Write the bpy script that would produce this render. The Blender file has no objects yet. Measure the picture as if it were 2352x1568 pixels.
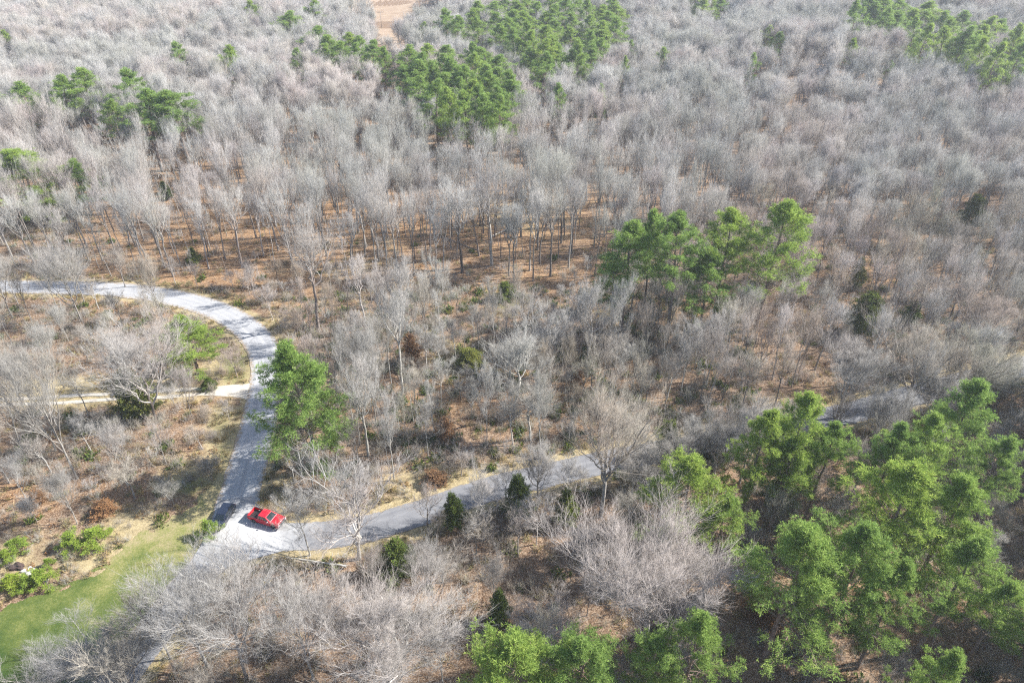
import bpy, bmesh, math, random
import numpy as np
from mathutils import Vector, Matrix, Euler

R = math.radians
S = bpy.context.scene
C = S.collection
rng = np.random.default_rng(7)
random.seed(7)

# ------------------------------------------------------------------ camera, light, exposure
CAM_H, PITCH, FPX, PW, PH = 84.0, R(34.0), 1568.0, 2352.0, 1568.0
cam_d = bpy.data.cameras.new('camera')
cam_d.sensor_fit = 'HORIZONTAL'; cam_d.sensor_width = 36.0; cam_d.lens = 24.0
cam_d.clip_start = 0.5; cam_d.clip_end = 4000.0
cam = bpy.data.objects.new('camera', cam_d); C.objects.link(cam)
cam.location = (0, 0, CAM_H); cam.rotation_euler = (R(90) - PITCH, 0, 0)
S.camera = cam

SUN_EL = R(38.0)
SUN_V = Vector((math.cos(SUN_EL) * 0.984, math.cos(SUN_EL) * 0.178, math.sin(SUN_EL)))   # towards the sun
world = bpy.data.worlds.new('World'); S.world = world; world.use_nodes = True
world.cycles.sampling_method = 'NONE'        # every light sample goes to the sun; the sky is met by bounced rays
wn = world.node_tree; wn.nodes.clear()
w_out = wn.nodes.new('ShaderNodeOutputWorld'); w_bg = wn.nodes.new('ShaderNodeBackground')
w_sky = wn.nodes.new('ShaderNodeTexSky'); w_sky.sky_type = 'NISHITA'; w_sky.sun_disc = False
w_sky.sun_elevation = SUN_EL; w_sky.sun_rotation = math.atan2(SUN_V.x, SUN_V.y)
w_bg.inputs['Strength'].default_value = 0.11
wn.links.new(w_sky.outputs[0], w_bg.inputs[0]); wn.links.new(w_bg.outputs[0], w_out.inputs[0])
sun_d = bpy.data.lights.new('sun', 'SUN'); sun_d.energy = 5.0; sun_d.angle = R(0.5); sun_d.color = (1.0, 0.98, 0.945)
sun = bpy.data.objects.new('sun', sun_d); C.objects.link(sun)
sun.rotation_euler = (-SUN_V).to_track_quat('-Z', 'Y').to_euler()
S.view_settings.view_transform = 'Standard'; S.view_settings.look = 'None'
S.view_settings.gamma = 1.0; S.view_settings.use_curve_mapping = False
S.view_settings.exposure = 1.4
S.cycles.max_bounces = 6; S.cycles.diffuse_bounces = 3; S.cycles.glossy_bounces = 2
S.cycles.transmission_bounces = 3; S.cycles.transparent_max_bounces = 6; S.cycles.volume_bounces = 0
S.cycles.use_denoising = False; S.cycles.denoiser = 'OPENIMAGEDENOISE'; S.cycles.denoising_input_passes = 'RGB_ALBEDO_NORMAL'; S.cycles.denoising_prefilter = 'ACCURATE'
S.cycles.filter_width = 1.2
S.cycles.caustics_reflective = False; S.cycles.caustics_refractive = False

# ------------------------------------------------------------------ picture <-> ground
FWD = np.array((0, math.cos(PITCH), -math.sin(PITCH))); UPV = np.array((0, math.sin(PITCH), math.cos(PITCH)))
def terrain(x, y):
    x = np.asarray(x, float); y = np.asarray(y, float)
    f = np.clip((y - 150) / 120, 0, 1); f = f * f * (3 - 2 * f)
    z = f * (1.6 * np.sin(x / 47 + 0.7) * np.sin(y / 61) + 1.1 * np.sin(x / 29 - y / 37))
    for cx, cy, rx, ry, a in ((150, 330, 60, 40, 7), (260, 430, 110, 45, 9), (-120, 420, 120, 60, 6), (60, 470, 120, 40, 5), (215, 210, 45, 30, 3.0)):
        z = z + a * np.exp(-((x - cx) / rx) ** 2 - ((y - cy) / ry) ** 2)
    z = z - 1.6 * np.exp(-((x - 10 - 0.25 * (y - 105)) / 9) ** 2 - ((y - 112) / 16) ** 2)
    return z
def ray(px, py):
    return FWD * FPX + np.array((1.0, 0, 0)) * (px - PW / 2) + UPV * (PH / 2 - py)
def at(px, py, h=0.0):
    """The place in the wood, h metres above the ground, seen at a point of the photograph (2352 wide)."""
    d = ray(px, py); z = h
    for _ in range(14):
        t = (z - CAM_H) / d[2]
        z = 0.5 * z + 0.5 * (float(terrain(d[0] * t, d[1] * t)) + h)
    return np.array((d[0] * t, d[1] * t, float(terrain(d[0] * t, d[1] * t))))
def proj(x, y, z):
    x = np.asarray(x, float); y = np.asarray(y, float); z = np.asarray(z, float) - CAM_H
    dep = np.maximum(y * FWD[1] + z * FWD[2], 1e-3)
    return PW / 2 + FPX * x / dep, PH / 2 - FPX * (y * UPV[1] + z * UPV[2]) / dep, dep
def tree_between(bx, by, ty, wpx=0.0):
    """Foot of a tree and the height that brings its top to picture height ty."""
    p = at(bx, by)
    lo, hi = 0.5, 45.0
    for _ in range(30):
        m = (lo + hi) / 2
        W = wpx * proj(p[0], p[1], p[2] + m * .7)[2] / FPX
        if min(proj(p[0], p[1], p[2] + m)[1], proj(p[0], p[1] + .36 * W, p[2] + .86 * m)[1]) > ty: lo = m
        else: hi = m
    return p, lo
def inside(px, py, poly):
    px = np.asarray(px, float); py = np.asarray(py, float); r = np.zeros(px.shape, bool)
    n = len(poly)
    for i in range(n):
        x0, y0 = poly[i]; x1, y1 = poly[(i + 1) % n]
        c = ((y0 > py) != (y1 > py)) & (px < (x1 - x0) * (py - y0) / ((y1 - y0) or 1e-9) + x0)
        r ^= c
    return r
def seg_dist(x, y, pts):
    d = np.full(np.shape(x), 1e9)
    for (x0, y0), (x1, y1) in zip(pts[:-1], pts[1:]):
        l2 = (x1 - x0) ** 2 + (y1 - y0) ** 2 + 1e-9
        t = np.clip(((x - x0) * (x1 - x0) + (y - y0) * (y1 - y0)) / l2, 0, 1)
        d = np.minimum(d, np.hypot(x - x0 - t * (x1 - x0), y - y0 - t * (y1 - y0)))
    return d
def smooth_path(pts, step=1.0):
    P = np.array(pts, float); n = len(P); out = []
    for i in range(n - 1):
        p0, p1, p2, p3 = P[max(i - 1, 0)], P[i], P[i + 1], P[min(i + 2, n - 1)]
        k = max(2, int(np.hypot(*(p2 - p1)[:2]) / step))
        for t in np.linspace(0, 1, k, endpoint=False):
            out.append(0.5 * (2 * p1 + (p2 - p0) * t + (2 * p0 - 5 * p1 + 4 * p2 - p3) * t ** 2 + (3 * p1 - p0 - 3 * p2 + p3) * t ** 3))
    out.append(P[-1])
    return np.array(out)

# ------------------------------------------------------------------ objects
def tag(o, label=None, cat=None, group=None, kind=None):
    if label: o['label'] = label
    if cat: o['category'] = cat
    if group: o['group'] = group
    if kind: o['kind'] = kind
    return o
def link(name, me, parent=None):
    o = bpy.data.objects.new(name, me); C.objects.link(o)
    if parent: o.parent = parent
    return o
def thing(name, loc, rz=0.0, label=None, cat=None, group=None, scale=(1, 1, 1), tilt=(0, 0)):
    o = bpy.data.objects.new(name, None); C.objects.link(o)
    o.empty_display_size = 0.5
    o.location = loc; o.rotation_euler = (tilt[0], tilt[1], rz); o.scale = scale
    return tag(o, label, cat, group)
def mesh_np(name, V, F, mats, mat_idx=None, smooth=False):
    """V (n,3); F list of integer arrays (m,3) / (m,4)."""
    me = bpy.data.meshes.new(name)
    V = np.asarray(V, np.float32)
    F = [np.asarray(f, np.int32) for f in F if len(f)]
    loops = np.concatenate([f.ravel() for f in F]); sizes = np.concatenate([np.full(len(f), f.shape[1], np.int32) for f in F])
    me.vertices.add(len(V)); me.vertices.foreach_set('co', V.ravel())
    me.loops.add(len(loops)); me.loops.foreach_set('vertex_index', loops)
    me.polygons.add(len(sizes))
    me.polygons.foreach_set('loop_start', np.concatenate([[0], np.cumsum(sizes)[:-1]]).astype(np.int32))
    for m in mats: me.materials.append(m)
    if mat_idx is not None: me.polygons.foreach_set('material_index', np.asarray(mat_idx, np.int32))
    if smooth: me.polygons.foreach_set('use_smooth', np.ones(len(sizes), bool))
    me.update(calc_edges=True); me.validate()
    return me

# ------------------------------------------------------------------ materials
def new_mat(name):
    m = bpy.data.materials.new(name); m.use_nodes = True
    nt = m.node_tree; nt.nodes.clear()
    out = nt.nodes.new('ShaderNodeOutputMaterial')
    return m, nt, out
def N(nt, typ, **kw):
    n = nt.nodes.new(typ)
    for k, v in kw.items():
        if k.startswith('i_'):
            key = k[2:]
            n.inputs[int(key) if key.isdigit() else key.replace('_', ' ')].default_value = v
        else: setattr(n, k, v)
    return n
def ramp(nt, fac, stops):
    r = nt.nodes.new('ShaderNodeValToRGB'); e = r.color_ramp.elements
    while len(e) < len(stops): e.new(0.5)
    for s, (p, c) in zip(e, stops): s.position = p; s.color = (*c, 1)
    nt.links.new(fac, r.inputs[0]); return r.outputs[0]
def mix(nt, fac, a, b, typ='MIX'):
    m = nt.nodes.new('ShaderNodeMix'); m.data_type = 'RGBA'; m.blend_type = typ
    for s, v in ((m.inputs[0], fac), (m.inputs[6], a), (m.inputs[7], b)):
        if isinstance(v, (int, float)): s.default_value = v
        elif isinstance(v, tuple): s.default_value = (*v, 1)
        else: nt.links.new(v, s)
    return m.outputs[2]
def noise(nt, scale, detail=3.0, rough=0.55, coord=None, dist=0.0):
    n = N(nt, 'ShaderNodeTexNoise'); n.inputs['Scale'].default_value = scale; n.inputs['Detail'].default_value = detail
    n.inputs['Roughness'].default_value = rough; n.inputs['Distortion'].default_value = dist
    if coord is not None: nt.links.new(coord, n.inputs['Vector'])
    return n.outputs['Fac']
def math_n(nt, op, a, b=0.0, clamp=False):
    n = N(nt, 'ShaderNodeMath', operation=op, use_clamp=clamp)
    for s, v in ((n.inputs[0], a), (n.inputs[1], b)):
        if isinstance(v, (int, float)): s.default_value = v
        else: nt.links.new(v, s)
    return n.outputs[0]
def bark_mat(name, cols, sc=3.0):
    """Bark whose tint differs from tree to tree."""
    m, nt, out = new_mat(name)
    oi = N(nt, 'ShaderNodeObjectInfo'); tc = N(nt, 'ShaderNodeTexCoord')
    base = ramp(nt, oi.outputs['Random'], [(i / max(1, len(cols) - 1), c) for i, c in enumerate(cols)])
    f = noise(nt, sc, 3, 0.6, tc.outputs['Object'])
    v = ramp(nt, f, [(0.3, (0.62, 0.6, 0.58)), (0.7, (1.25, 1.25, 1.25))])
    gp = N(nt, 'ShaderNodeNewGeometry'); big = noise(nt, 0.022, 2, 0.5, gp.outputs['Position'])
    drift = ramp(nt, big, [(0.35, (0.92, 0.93, 0.90)), (0.5, (1.0, 1.0, 1.0)), (0.62, (1.06, 0.99, 0.97))])
    d = N(nt, 'ShaderNodeBsdfDiffuse'); nt.links.new(mix(nt, 1.0, mix(nt, 1.0, base, v, 'MULTIPLY'), drift, 'MULTIPLY'), d.inputs[0])
    nt.links.new(d.outputs[0], out.inputs[0]); return m
def leaf_mat(name, cols, trans=0.3, obj_var=0.25):
    """Leaves or needles: tint varies from spray to spray and from tree to tree."""
    m, nt, out = new_mat(name)
    g = N(nt, 'ShaderNodeNewGeometry'); oi = N(nt, 'ShaderNodeObjectInfo')
    base = ramp(nt, g.outputs['Random Per Island'], [(i / max(1, len(cols) - 1), c) for i, c in enumerate(cols)])
    tint = ramp(nt, oi.outputs['Random'], [(0.0, (1 - obj_var * .55, 1 - obj_var * .4, 0.95)), (0.5, (1, 1, 1)), (1.0, (1 + obj_var * .8, 1 + obj_var * .4, 0.9))])
    col = mix(nt, 1.0, base, tint, 'MULTIPLY')
    d = N(nt, 'ShaderNodeBsdfDiffuse'); t = N(nt, 'ShaderNodeBsdfTranslucent'); s = N(nt, 'ShaderNodeMixShader')
    nt.links.new(col, d.inputs[0]); nt.links.new(col, t.inputs[0]); s.inputs[0].default_value = trans
    nt.links.new(d.outputs[0], s.inputs[1]); nt.links.new(t.outputs[0], s.inputs[2]); nt.links.new(s.outputs[0], out.inputs[0])
    return m
def paint(name, col, rough=0.35, metal=0.0, coat=0.0, spec=0.5):
    m, nt, out = new_mat(name)
    p = N(nt, 'ShaderNodeBsdfPrincipled')
    tc = N(nt, 'ShaderNodeTexCoord'); f = noise(nt, 6, 4, 0.6, tc.outputs['Object'])
    nt.links.new(mix(nt, 1.0, col, ramp(nt, f, [(0.3, (0.9, 0.9, 0.9)), (0.75, (1.05, 1.05, 1.05))]), 'MULTIPLY'), p.inputs['Base Color'])
    p.inputs['Roughness'].default_value = rough; p.inputs['Metallic'].default_value = metal
    p.inputs['Coat Weight'].default_value = coat; p.inputs['Coat Roughness'].default_value = 0.06
    p.inputs['Specular IOR Level'].default_value = spec
    nt.links.new(p.outputs[0], out.inputs[0]); return m

M_TWIG = bark_mat('grey_twigs', [(0.36, 0.35, 0.32), (0.43, 0.42, 0.395), (0.36, 0.35, 0.315), (0.45, 0.44, 0.42), (0.36, 0.33, 0.315), (0.40, 0.39, 0.345)])
M_BARK = bark_mat('hardwood_bark', [(0.20, 0.17, 0.145), (0.27, 0.245, 0.22), (0.23, 0.20, 0.18), (0.32, 0.30, 0.28), (0.18, 0.15, 0.13)], 2.0)
M_FBARK = bark_mat('forest_bark', [(0.12, 0.10, 0.085), (0.33, 0.31, 0.28), (0.18, 0.155, 0.135), (0.38, 0.365, 0.34), (0.14, 0.12, 0.105), (0.28, 0.255, 0.23)], 2.0)
M_PALE = bark_mat('pale_bark', [(0.40, 0.38, 0.345), (0.47, 0.45, 0.415), (0.37, 0.35, 0.32), (0.44, 0.42, 0.38)], 1.5)
M_PALETWIG = bark_mat('pale_twigs', [(0.30, 0.28, 0.255), (0.37, 0.355, 0.33), (0.32, 0.305, 0.285)])
M_TANTWIG = bark_mat('brown_twigs', [(0.31, 0.265, 0.21), (0.39, 0.355, 0.30), (0.28, 0.245, 0.215), (0.38, 0.35, 0.315), (0.33, 0.315, 0.25)])
M_PINEBARK = bark_mat('pine_bark', [(0.17, 0.125, 0.10), (0.24, 0.19, 0.16), (0.20, 0.15, 0.12)], 2.5)
M_NEEDLE = leaf_mat('pine_needles', [(0.12, 0.20, 0.05), (0.27, 0.38, 0.10), (0.19, 0.29, 0.07), (0.37, 0.47, 0.13), (0.25, 0.36, 0.09)], 0.48, 0.2)
M_YNEEDLE = leaf_mat('young_pine_needles', [(0.22, 0.31, 0.045), (0.28, 0.36, 0.065), (0.18, 0.27, 0.045), (0.31, 0.37, 0.07)], 0.35, 0.2)
M_CEDAR = leaf_mat('cedar_sprays', [(0.08, 0.12, 0.03), (0.13, 0.165, 0.04), (0.10, 0.14, 0.033), (0.17, 0.19, 0.045)], 0.25, 0.25)
M_YCEDAR = leaf_mat('yellowish_cedar_sprays', [(0.15, 0.17, 0.04), (0.20, 0.21, 0.06), (0.12, 0.14, 0.035)], 0.2, 0.15)
M_BROWNLEAF = leaf_mat('withered_leaves', [(0.25, 0.135, 0.065), (0.31, 0.185, 0.10), (0.20, 0.105, 0.055), (0.34, 0.22, 0.125)], 0.3, 0.2)
M_DRYGRASS = leaf_mat('dry_grass_blades', [(0.36, 0.28, 0.15), (0.42, 0.34, 0.20), (0.30, 0.24, 0.12), (0.30, 0.30, 0.13)], 0.3, 0.2)

# ------------------------------------------------------------------ roads in the plan
curve_px = [(-160, 652), (-60, 656), (60, 659), (180, 661), (290, 667), (380, 680), (450, 696), (510, 718), (560, 748), (594, 782), (612, 825), (613, 875), (604, 925),
            (592, 985), (576, 1045), (560, 1100), (545, 1155), (532, 1205), (512, 1250)]
main_px = [(120, 1760), (190, 1650), (270, 1560), (330, 1480), (385, 1405), (445, 1330), (520, 1268), (620, 1235), (720, 1230), (820, 1218), (920, 1192), (1020, 1158), (1130, 1122),
           (1260, 1090), (1400, 1058), (1530, 1035), (1680, 1008), (1830, 975), (1960, 945), (2080, 912), (2200, 880), (2320, 850), (2480, 808), (2700, 750)]
track_px = [(590, 905), (540, 898), (480, 898), (400, 903), (300, 908), (200, 914), (100, 919), (0, 924), (-120, 930), (-260, 934)]
gnd = lambda L: [tuple(at(*p)[:2]) for p in L]
CURVE = smooth_path(gnd(curve_px)); MAIN = smooth_path(gnd(main_px)); TRACK = smooth_path(gnd(track_px))
CURVE_W, MAIN_W = 6.5, 5.2
verge_px = [(-120, 1480), (0, 1398), (80, 1368), (160, 1340), (230, 1308), (258, 1276), (290, 1248), (340, 1220), (400, 1190), (440, 1164), (474, 1130), (500, 1090), (520, 1080),
            (524, 1120), (508, 1170), (490, 1210), (462, 1262), (420, 1310), (372, 1370), (320, 1440), (268, 1510), (215, 1580), (160, 1660), (-120, 1760)]
VERGE = [tuple(p) for p in smooth_path(gnd(verge_px) + gnd(verge_px[:1]), 1.5)]
clear_px = [(786, -60), (792, 22), (850, 30), (866, 70), (872, 110), (884, 150), (905, 185), (926, 200), (926, 165), (916, 120), (916, 95), (930, 60), (950, 28), (962, -60)]
CLEAR = gnd([(x, max(y, -60)) for x, y in clear_px])

# ------------------------------------------------------------------ the ground
def grid_axis(a, b, fine0, fine1, step, grow=1.14):
    xs = list(np.arange(fine0, fine1, step)); s = step; x = fine1
    while x < b: xs.append(x); s *= grow; x += s
    xs.append(b); s = step; x = fine0 - step; lo = []
    while x > a: lo.append(x); s *= grow; x -= s
    lo.append(a)
    return np.array(sorted(lo) + xs)
gx = grid_axis(-1500, 1500, -80, 95, 0.7); gy = grid_axis(-300, 2000, 34, 170, 0.7)
GX, GY = np.meshgrid(gx, gy); GZ = terrain(GX, GY)
GZ = GZ - 0.02
rough_amp = 0.10 * np.clip((np.minimum(seg_dist(GX, GY, CURVE), seg_dist(GX, GY, MAIN)) - 4) / 3, 0, 1)
rough_amp *= (GY < 175) & (np.abs(GX) < 95)
rough_amp *= ~inside(GX, GY, VERGE)
GZ = GZ + rough_amp * (np.sin(GX * 1.3 + 2 * np.sin(GY * .7)) * np.sin(GY * 1.1 + 1.7 * np.sin(GX * .5)) - 0.3)
ny, nx = GX.shape
ii = np.arange(ny * nx).reshape(ny, nx)
quads = np.stack([ii[:-1, :-1], ii[:-1, 1:], ii[1:, 1:], ii[1:, :-1]], -1).reshape(-1, 4)
# what lies on it: r orange leaf litter, g straw-coloured grass, b green growth (placed by where each patch lies)
gpx, gpy, _ = proj(GX, GY, GZ)
infront = GY > 5
zone = np.zeros((ny, nx, 3))
def blob(ch, px, py, rx, ry, a):
    w = a * np.exp(-((gpx - px) / rx) ** 2 - ((gpy - py) / ry) ** 2) * infront
    zone[..., ch] = np.maximum(zone[..., ch], w)
for px, py, rx, ry, a in ((520, 600, 330, 90, 1.0), (700, 480, 400, 130, .9), (1130, 500, 300, 110, .75), (1000, 650, 200, 60, .5), (400, 690, 260, 40, .7), (1280, 640, 200, 60, .6), (480, 960, 70, 90, .7),
                          (80, 1130, 160, 60, .6), (250, 1130, 160, 60, .5), (700, 690, 120, 60, .7), (1450, 820, 160, 60, .5), (1000, 900, 260, 90, .6), (1300, 920, 220, 80, .55), (2120, 960, 120, 40, .7), (1500, 660, 250, 80, .35), (2050, 620, 300, 100, .45),
                          (1900, 1300, 300, 200, .25), (1780, 560, 200, 60, .5)):
    blob(0, px, py, rx, ry, a)
for px, py, rx, ry, a in ((200, 900, 300, 38, 1.0), (520, 850, 70, 60, .8), (520, 1010, 60, 110, .9), (430, 1090, 90, 40, .6), (1020, 1105, 160, 45, .8), (1180, 1060, 120, 40, .4), (300, 1210, 90, 60, .7),
                          (230, 1280, 120, 60, .7), (640, 1130, 40, 50, .8), (40, 1290, 130, 90, .5), (640, 780, 40, 110, .55), (820, 640, 200, 120, .3), (1200, 480, 200, 100, .35), (1850, 930, 130, 30, .6),
                          (660, 990, 60, 120, .5), (1300, 1110, 200, 22, .45)):
    blob(1, px, py, rx, ry, a)
for px, py, rx, ry, a in ((540, 830, 36, 60, .7), (430, 1120, 80, 30, .6), (350, 1040, 100, 40, .3), (1050, 830, 160, 60, .35), (1160, 690, 60, 60, .45), (1350, 720, 160, 60, .3), (510, 1010, 30, 80, .4), (200, 975, 120, 25, .4)):
    blob(2, px, py, rx, ry, a)
near_road = np.minimum(seg_dist(GX, GY, CURVE), seg_dist(GX, GY, MAIN))
zone[..., 1] = np.maximum(zone[..., 1], 0.75 * np.clip(1 - (near_road - 3.6) / 2.2, 0, 1))
gm = mesh_np('ground', np.stack([GX, GY, GZ], -1).reshape(-1, 3), [quads], [], smooth=True)
ca = gm.color_attributes.new('zone', 'FLOAT_COLOR', 'POINT')
ca.data.foreach_set('color', np.concatenate([zone.reshape(-1, 3), np.ones((ny * nx, 1))], 1).astype(np.float32).ravel())
m, nt, out = new_mat('forest_floor')
geo = N(nt, 'ShaderNodeNewGeometry'); pos = geo.outputs['Position']
att = N(nt, 'ShaderNodeAttribute', attribute_name='zone'); sep = N(nt, 'ShaderNodeSeparateColor'); nt.links.new(att.outputs['Color'], sep.inputs[0])
n_big = noise(nt, 0.11, 4, 0.6, pos); n_mid = noise(nt, 0.9, 5, 0.7, pos, 0.6); n_fine = noise(nt, 5.5, 4, 0.75, pos)
vor = N(nt, 'ShaderNodeTexVoronoi'); vor.inputs['Scale'].default_value = 7.0; nt.links.new(pos, vor.inputs['Vector'])
leafc = N(nt, 'ShaderNodeSeparateColor'); nt.links.new(vor.outputs['Color'], leafc.inputs[0])
litter = ramp(nt, leafc.outputs[0], [(0.0, (0.085, 0.053, 0.034)), (0.35, (0.165, 0.108, 0.068)), (0.7, (0.235, 0.16, 0.105)), (1.0, (0.33, 0.25, 0.175))])
orange = ramp(nt, leafc.outputs[0], [(0.0, (0.105, 0.06, 0.035)), (0.35, (0.215, 0.125, 0.068)), (0.7, (0.295, 0.185, 0.10)), (1.0, (0.38, 0.27, 0.165))])
straw = ramp(nt, n_fine, [(0.25, (0.17, 0.13, 0.07)), (0.5, (0.31, 0.25, 0.14)), (0.75, (0.44, 0.36, 0.22))])
green = ramp(nt, n_fine, [(0.25, (0.06, 0.075, 0.022)), (0.5, (0.12, 0.135, 0.045)), (0.75, (0.20, 0.20, 0.08))])
breakup = math_n(nt, 'SUBTRACT', math_n(nt, 'MULTIPLY', math_n(nt, 'ADD', n_mid, n_big), 1.2), 1.2)
def zmask(ch, k=2.0):
    return math_n(nt, 'ADD', math_n(nt, 'MULTIPLY', math_n(nt, 'SUBTRACT', sep.outputs[ch], 0.35), k), math_n(nt, 'ADD', math_n(nt, 'MULTIPLY', breakup, 1.6), 0.4), True)
col = mix(nt, zmask(0), litter, orange)
col = mix(nt, zmask(1, 2.6), col, straw)
col = mix(nt, math_n(nt, 'MULTIPLY', zmask(2, 2.6), 0.85), col, green)
col = mix(nt, 1.0, col, ramp(nt, n_mid, [(0.25, (0.62, 0.6, 0.6)), (0.6, (1.12, 1.12, 1.12))]), 'MULTIPLY')
df = N(nt, 'ShaderNodeBsdfDiffuse'); nt.links.new(col, df.inputs[0])
bp = N(nt, 'ShaderNodeBump'); bp.inputs['Strength'].default_value = 0.7; bp.inputs['Distance'].default_value = 0.12
nt.links.new(math_n(nt, 'ADD', n_fine, n_mid), bp.inputs['Height']); nt.links.new(bp.outputs[0], df.inputs['Normal'])
nt.links.new(df.outputs[0], out.inputs[0])
gm.materials.append(m)
tag(link('ground', gm), 'leaf-strewn brown forest floor under the bare trees', kind='structure')

def strip(name, path, half_w, mat, z, seg=6, jitter=0.0, taper=None):
    P = np.asarray(path)[:, :2]; T = np.gradient(P, axis=0); T /= np.linalg.norm(T, axis=1)[:, None] + 1e-9
    Nn = np.stack([-T[:, 1], T[:, 0]], 1); u = np.linspace(-1, 1, seg + 1)
    hw = np.full(len(P), half_w) if taper is None else np.asarray(taper)
    e = hw[:, None] * u[None, :]
    e[:, 0] -= jitter * rng.random(len(P)); e[:, -1] += jitter * rng.random(len(P))
    XY = P[:, None, :] + Nn[:, None, :] * e[..., None]
    Z = terrain(XY[..., 0], XY[..., 1]) + z
    V = np.concatenate([XY, Z[..., None]], -1).reshape(-1, 3)
    i = np.arange(len(P) * (seg + 1)).reshape(len(P), seg + 1)
    F = np.stack([i[:-1, :-1], i[1:, :-1], i[1:, 1:], i[:-1, 1:]], -1).reshape(-1, 4)
    me = mesh_np(name, V, [F], [mat], smooth=True)
    uv = me.uv_layers.new(name='UVMap')
    L = np.concatenate([[0], np.cumsum(np.linalg.norm(np.diff(P, axis=0), axis=1))])
    UV = np.stack([np.broadcast_to(e, XY.shape[:2]), np.broadcast_to(L[:, None], XY.shape[:2])], -1).reshape(-1, 2)
    uv.data.foreach_set('uv', UV[F.ravel()].astype(np.float32).ravel())
    return me
def road_mat(name, light, dark, crack=True, bleach=None):
    m, nt, out = new_mat(name)
    geo = N(nt, 'ShaderNodeNewGeometry'); pos = geo.outputs['Position']; uv = N(nt, 'ShaderNodeUVMap'); su = N(nt, 'ShaderNodeSeparateXYZ'); nt.links.new(uv.outputs[0], su.inputs[0])
    st = N(nt, 'ShaderNodeCombineXYZ'); nt.links.new(math_n(nt, 'MULTIPLY', su.outputs[0], 1.3), st.inputs[0]); nt.links.new(math_n(nt, 'MULTIPLY', su.outputs[1], 0.06), st.inputs[1])
    streak = noise(nt, 1.0, 4, 0.6, st.outputs[0]); a = noise(nt, 0.35, 5, 0.65, pos); b = noise(nt, 14, 3, 0.8, pos)
    f = math_n(nt, 'ADD', math_n(nt, 'MULTIPLY', streak, 0.5), math_n(nt, 'ADD', math_n(nt, 'MULTIPLY', a, 0.35), math_n(nt, 'MULTIPLY', b, 0.25)))
    c = ramp(nt, f, [(0.38, dark), (0.72, light)])
    edge = math_n(nt, 'SUBTRACT', math_n(nt, 'ABSOLUTE', su.outputs[0]), 2.6); edge = math_n(nt, 'MULTIPLY', edge, 1.0, True)
    c = mix(nt, math_n(nt, 'MULTIPLY', edge, 0.55), c, (light[0] * 1.05, light[1] * 1.0, light[2] * .92))
    lane = math_n(nt, 'ABSOLUTE', math_n(nt, 'SUBTRACT', math_n(nt, 'ABSOLUTE', math_n(nt, 'SUBTRACT', math_n(nt, 'ABSOLUTE', su.outputs[0]), 1.45)), 0.75))
    lane = math_n(nt, 'MULTIPLY', math_n(nt, 'SUBTRACT', 0.38, lane), math_n(nt, 'MULTIPLY', a, 1.5), True)      # worn wheel lanes
    c = mix(nt, lane, c, (light[0] * 1.12, light[1] * 1.12, light[2] * 1.12))
    lt = N(nt, 'ShaderNodeTexNoise'); lt.inputs['Scale'].default_value = 1.7; lt.inputs['Detail'].default_value = 6; nt.links.new(pos, lt.inputs['Vector'])
    lit = math_n(nt, 'SUBTRACT', math_n(nt, 'ADD', lt.outputs['Fac'], math_n(nt, 'MULTIPLY', math_n(nt, 'SUBTRACT', math_n(nt, 'ABSOLUTE', su.outputs[0]), 2.3), 0.28)), 0.56)
    c = mix(nt, math_n(nt, 'MULTIPLY', lit, 3.5, True), c, (0.24, 0.18, 0.115))                                    # leaves blown along the edges
    if crack:
        v = N(nt, 'ShaderNodeTexVoronoi', feature='DISTANCE_TO_EDGE'); v.inputs['Scale'].default_value = 0.33
        nm = N(nt, 'ShaderNodeTexNoise'); nm.inputs['Scale'].default_value = 0.6; nt.links.new(pos, nm.inputs['Vector'])
        nt.links.new(mix(nt, 0.25, pos, nm.outputs['Color'], 'LINEAR_LIGHT'), v.inputs['Vector'])
        c = mix(nt, math_n(nt, 'MULTIPLY', math_n(nt, 'LESS_THAN', v.outputs[0], 0.012), 0.35), c, (dark[0] * .6, dark[1] * .6, dark[2] * .6))
    if bleach:          # the sun-bleached, sanded patch at the junction
        (bx, by, rad), bc = bleach
        vd = N(nt, 'ShaderNodeVectorMath', operation='DISTANCE'); nt.links.new(pos, vd.inputs[0]); vd.inputs[1].default_value = (bx, by, 0)
        w = math_n(nt, 'SUBTRACT', 1.6, math_n(nt, 'DIVIDE', vd.outputs['Value'], rad)); w = math_n(nt, 'ADD', w, math_n(nt, 'MULTIPLY', math_n(nt, 'SUBTRACT', a, 0.5), 1.6), True)
        c = mix(nt, math_n(nt, 'MULTIPLY', w, 0.9), c, mix(nt, 1.0, bc, ramp(nt, f, [(0.38, (0.82, 0.82, 0.82)), (0.72, (1.1, 1.1, 1.1))]), 'MULTIPLY'))
    d = N(nt, 'ShaderNodeBsdfPrincipled'); d.inputs['Roughness'].default_value = 0.85; d.inputs['Specular IOR Level'].default_value = 0.25
    nt.links.new(c, d.inputs['Base Color']); nt.links.new(d.outputs[0], out.inputs[0]); return m
JC = (float(at(570, 1235)[0]), float(at(570, 1235)[1]), 6.5)
M_ROAD = road_mat('pale_worn_asphalt', (0.37, 0.365, 0.36), (0.24, 0.24, 0.245))
M_ROAD2 = road_mat('grey_asphalt', (0.205, 0.203, 0.205), (0.13, 0.13, 0.138), True, (JC, (0.42, 0.415, 0.405)))
M_GRAVEL = road_mat('pale_gravel', (0.50, 0.46, 0.40), (0.33, 0.29, 0.23), False)
tag(link('road', strip('main_road', MAIN, MAIN_W / 2, M_ROAD2, 0.05, 8, 0.32)), 'grey asphalt road running off through the trees to the right', kind='structure')
tag(link('curved_road', strip('curved_road', CURVE, CURVE_W / 2, M_ROAD, 0.062, 8, 0.32)), 'pale asphalt road bending round through the woods', kind='structure')
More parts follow.
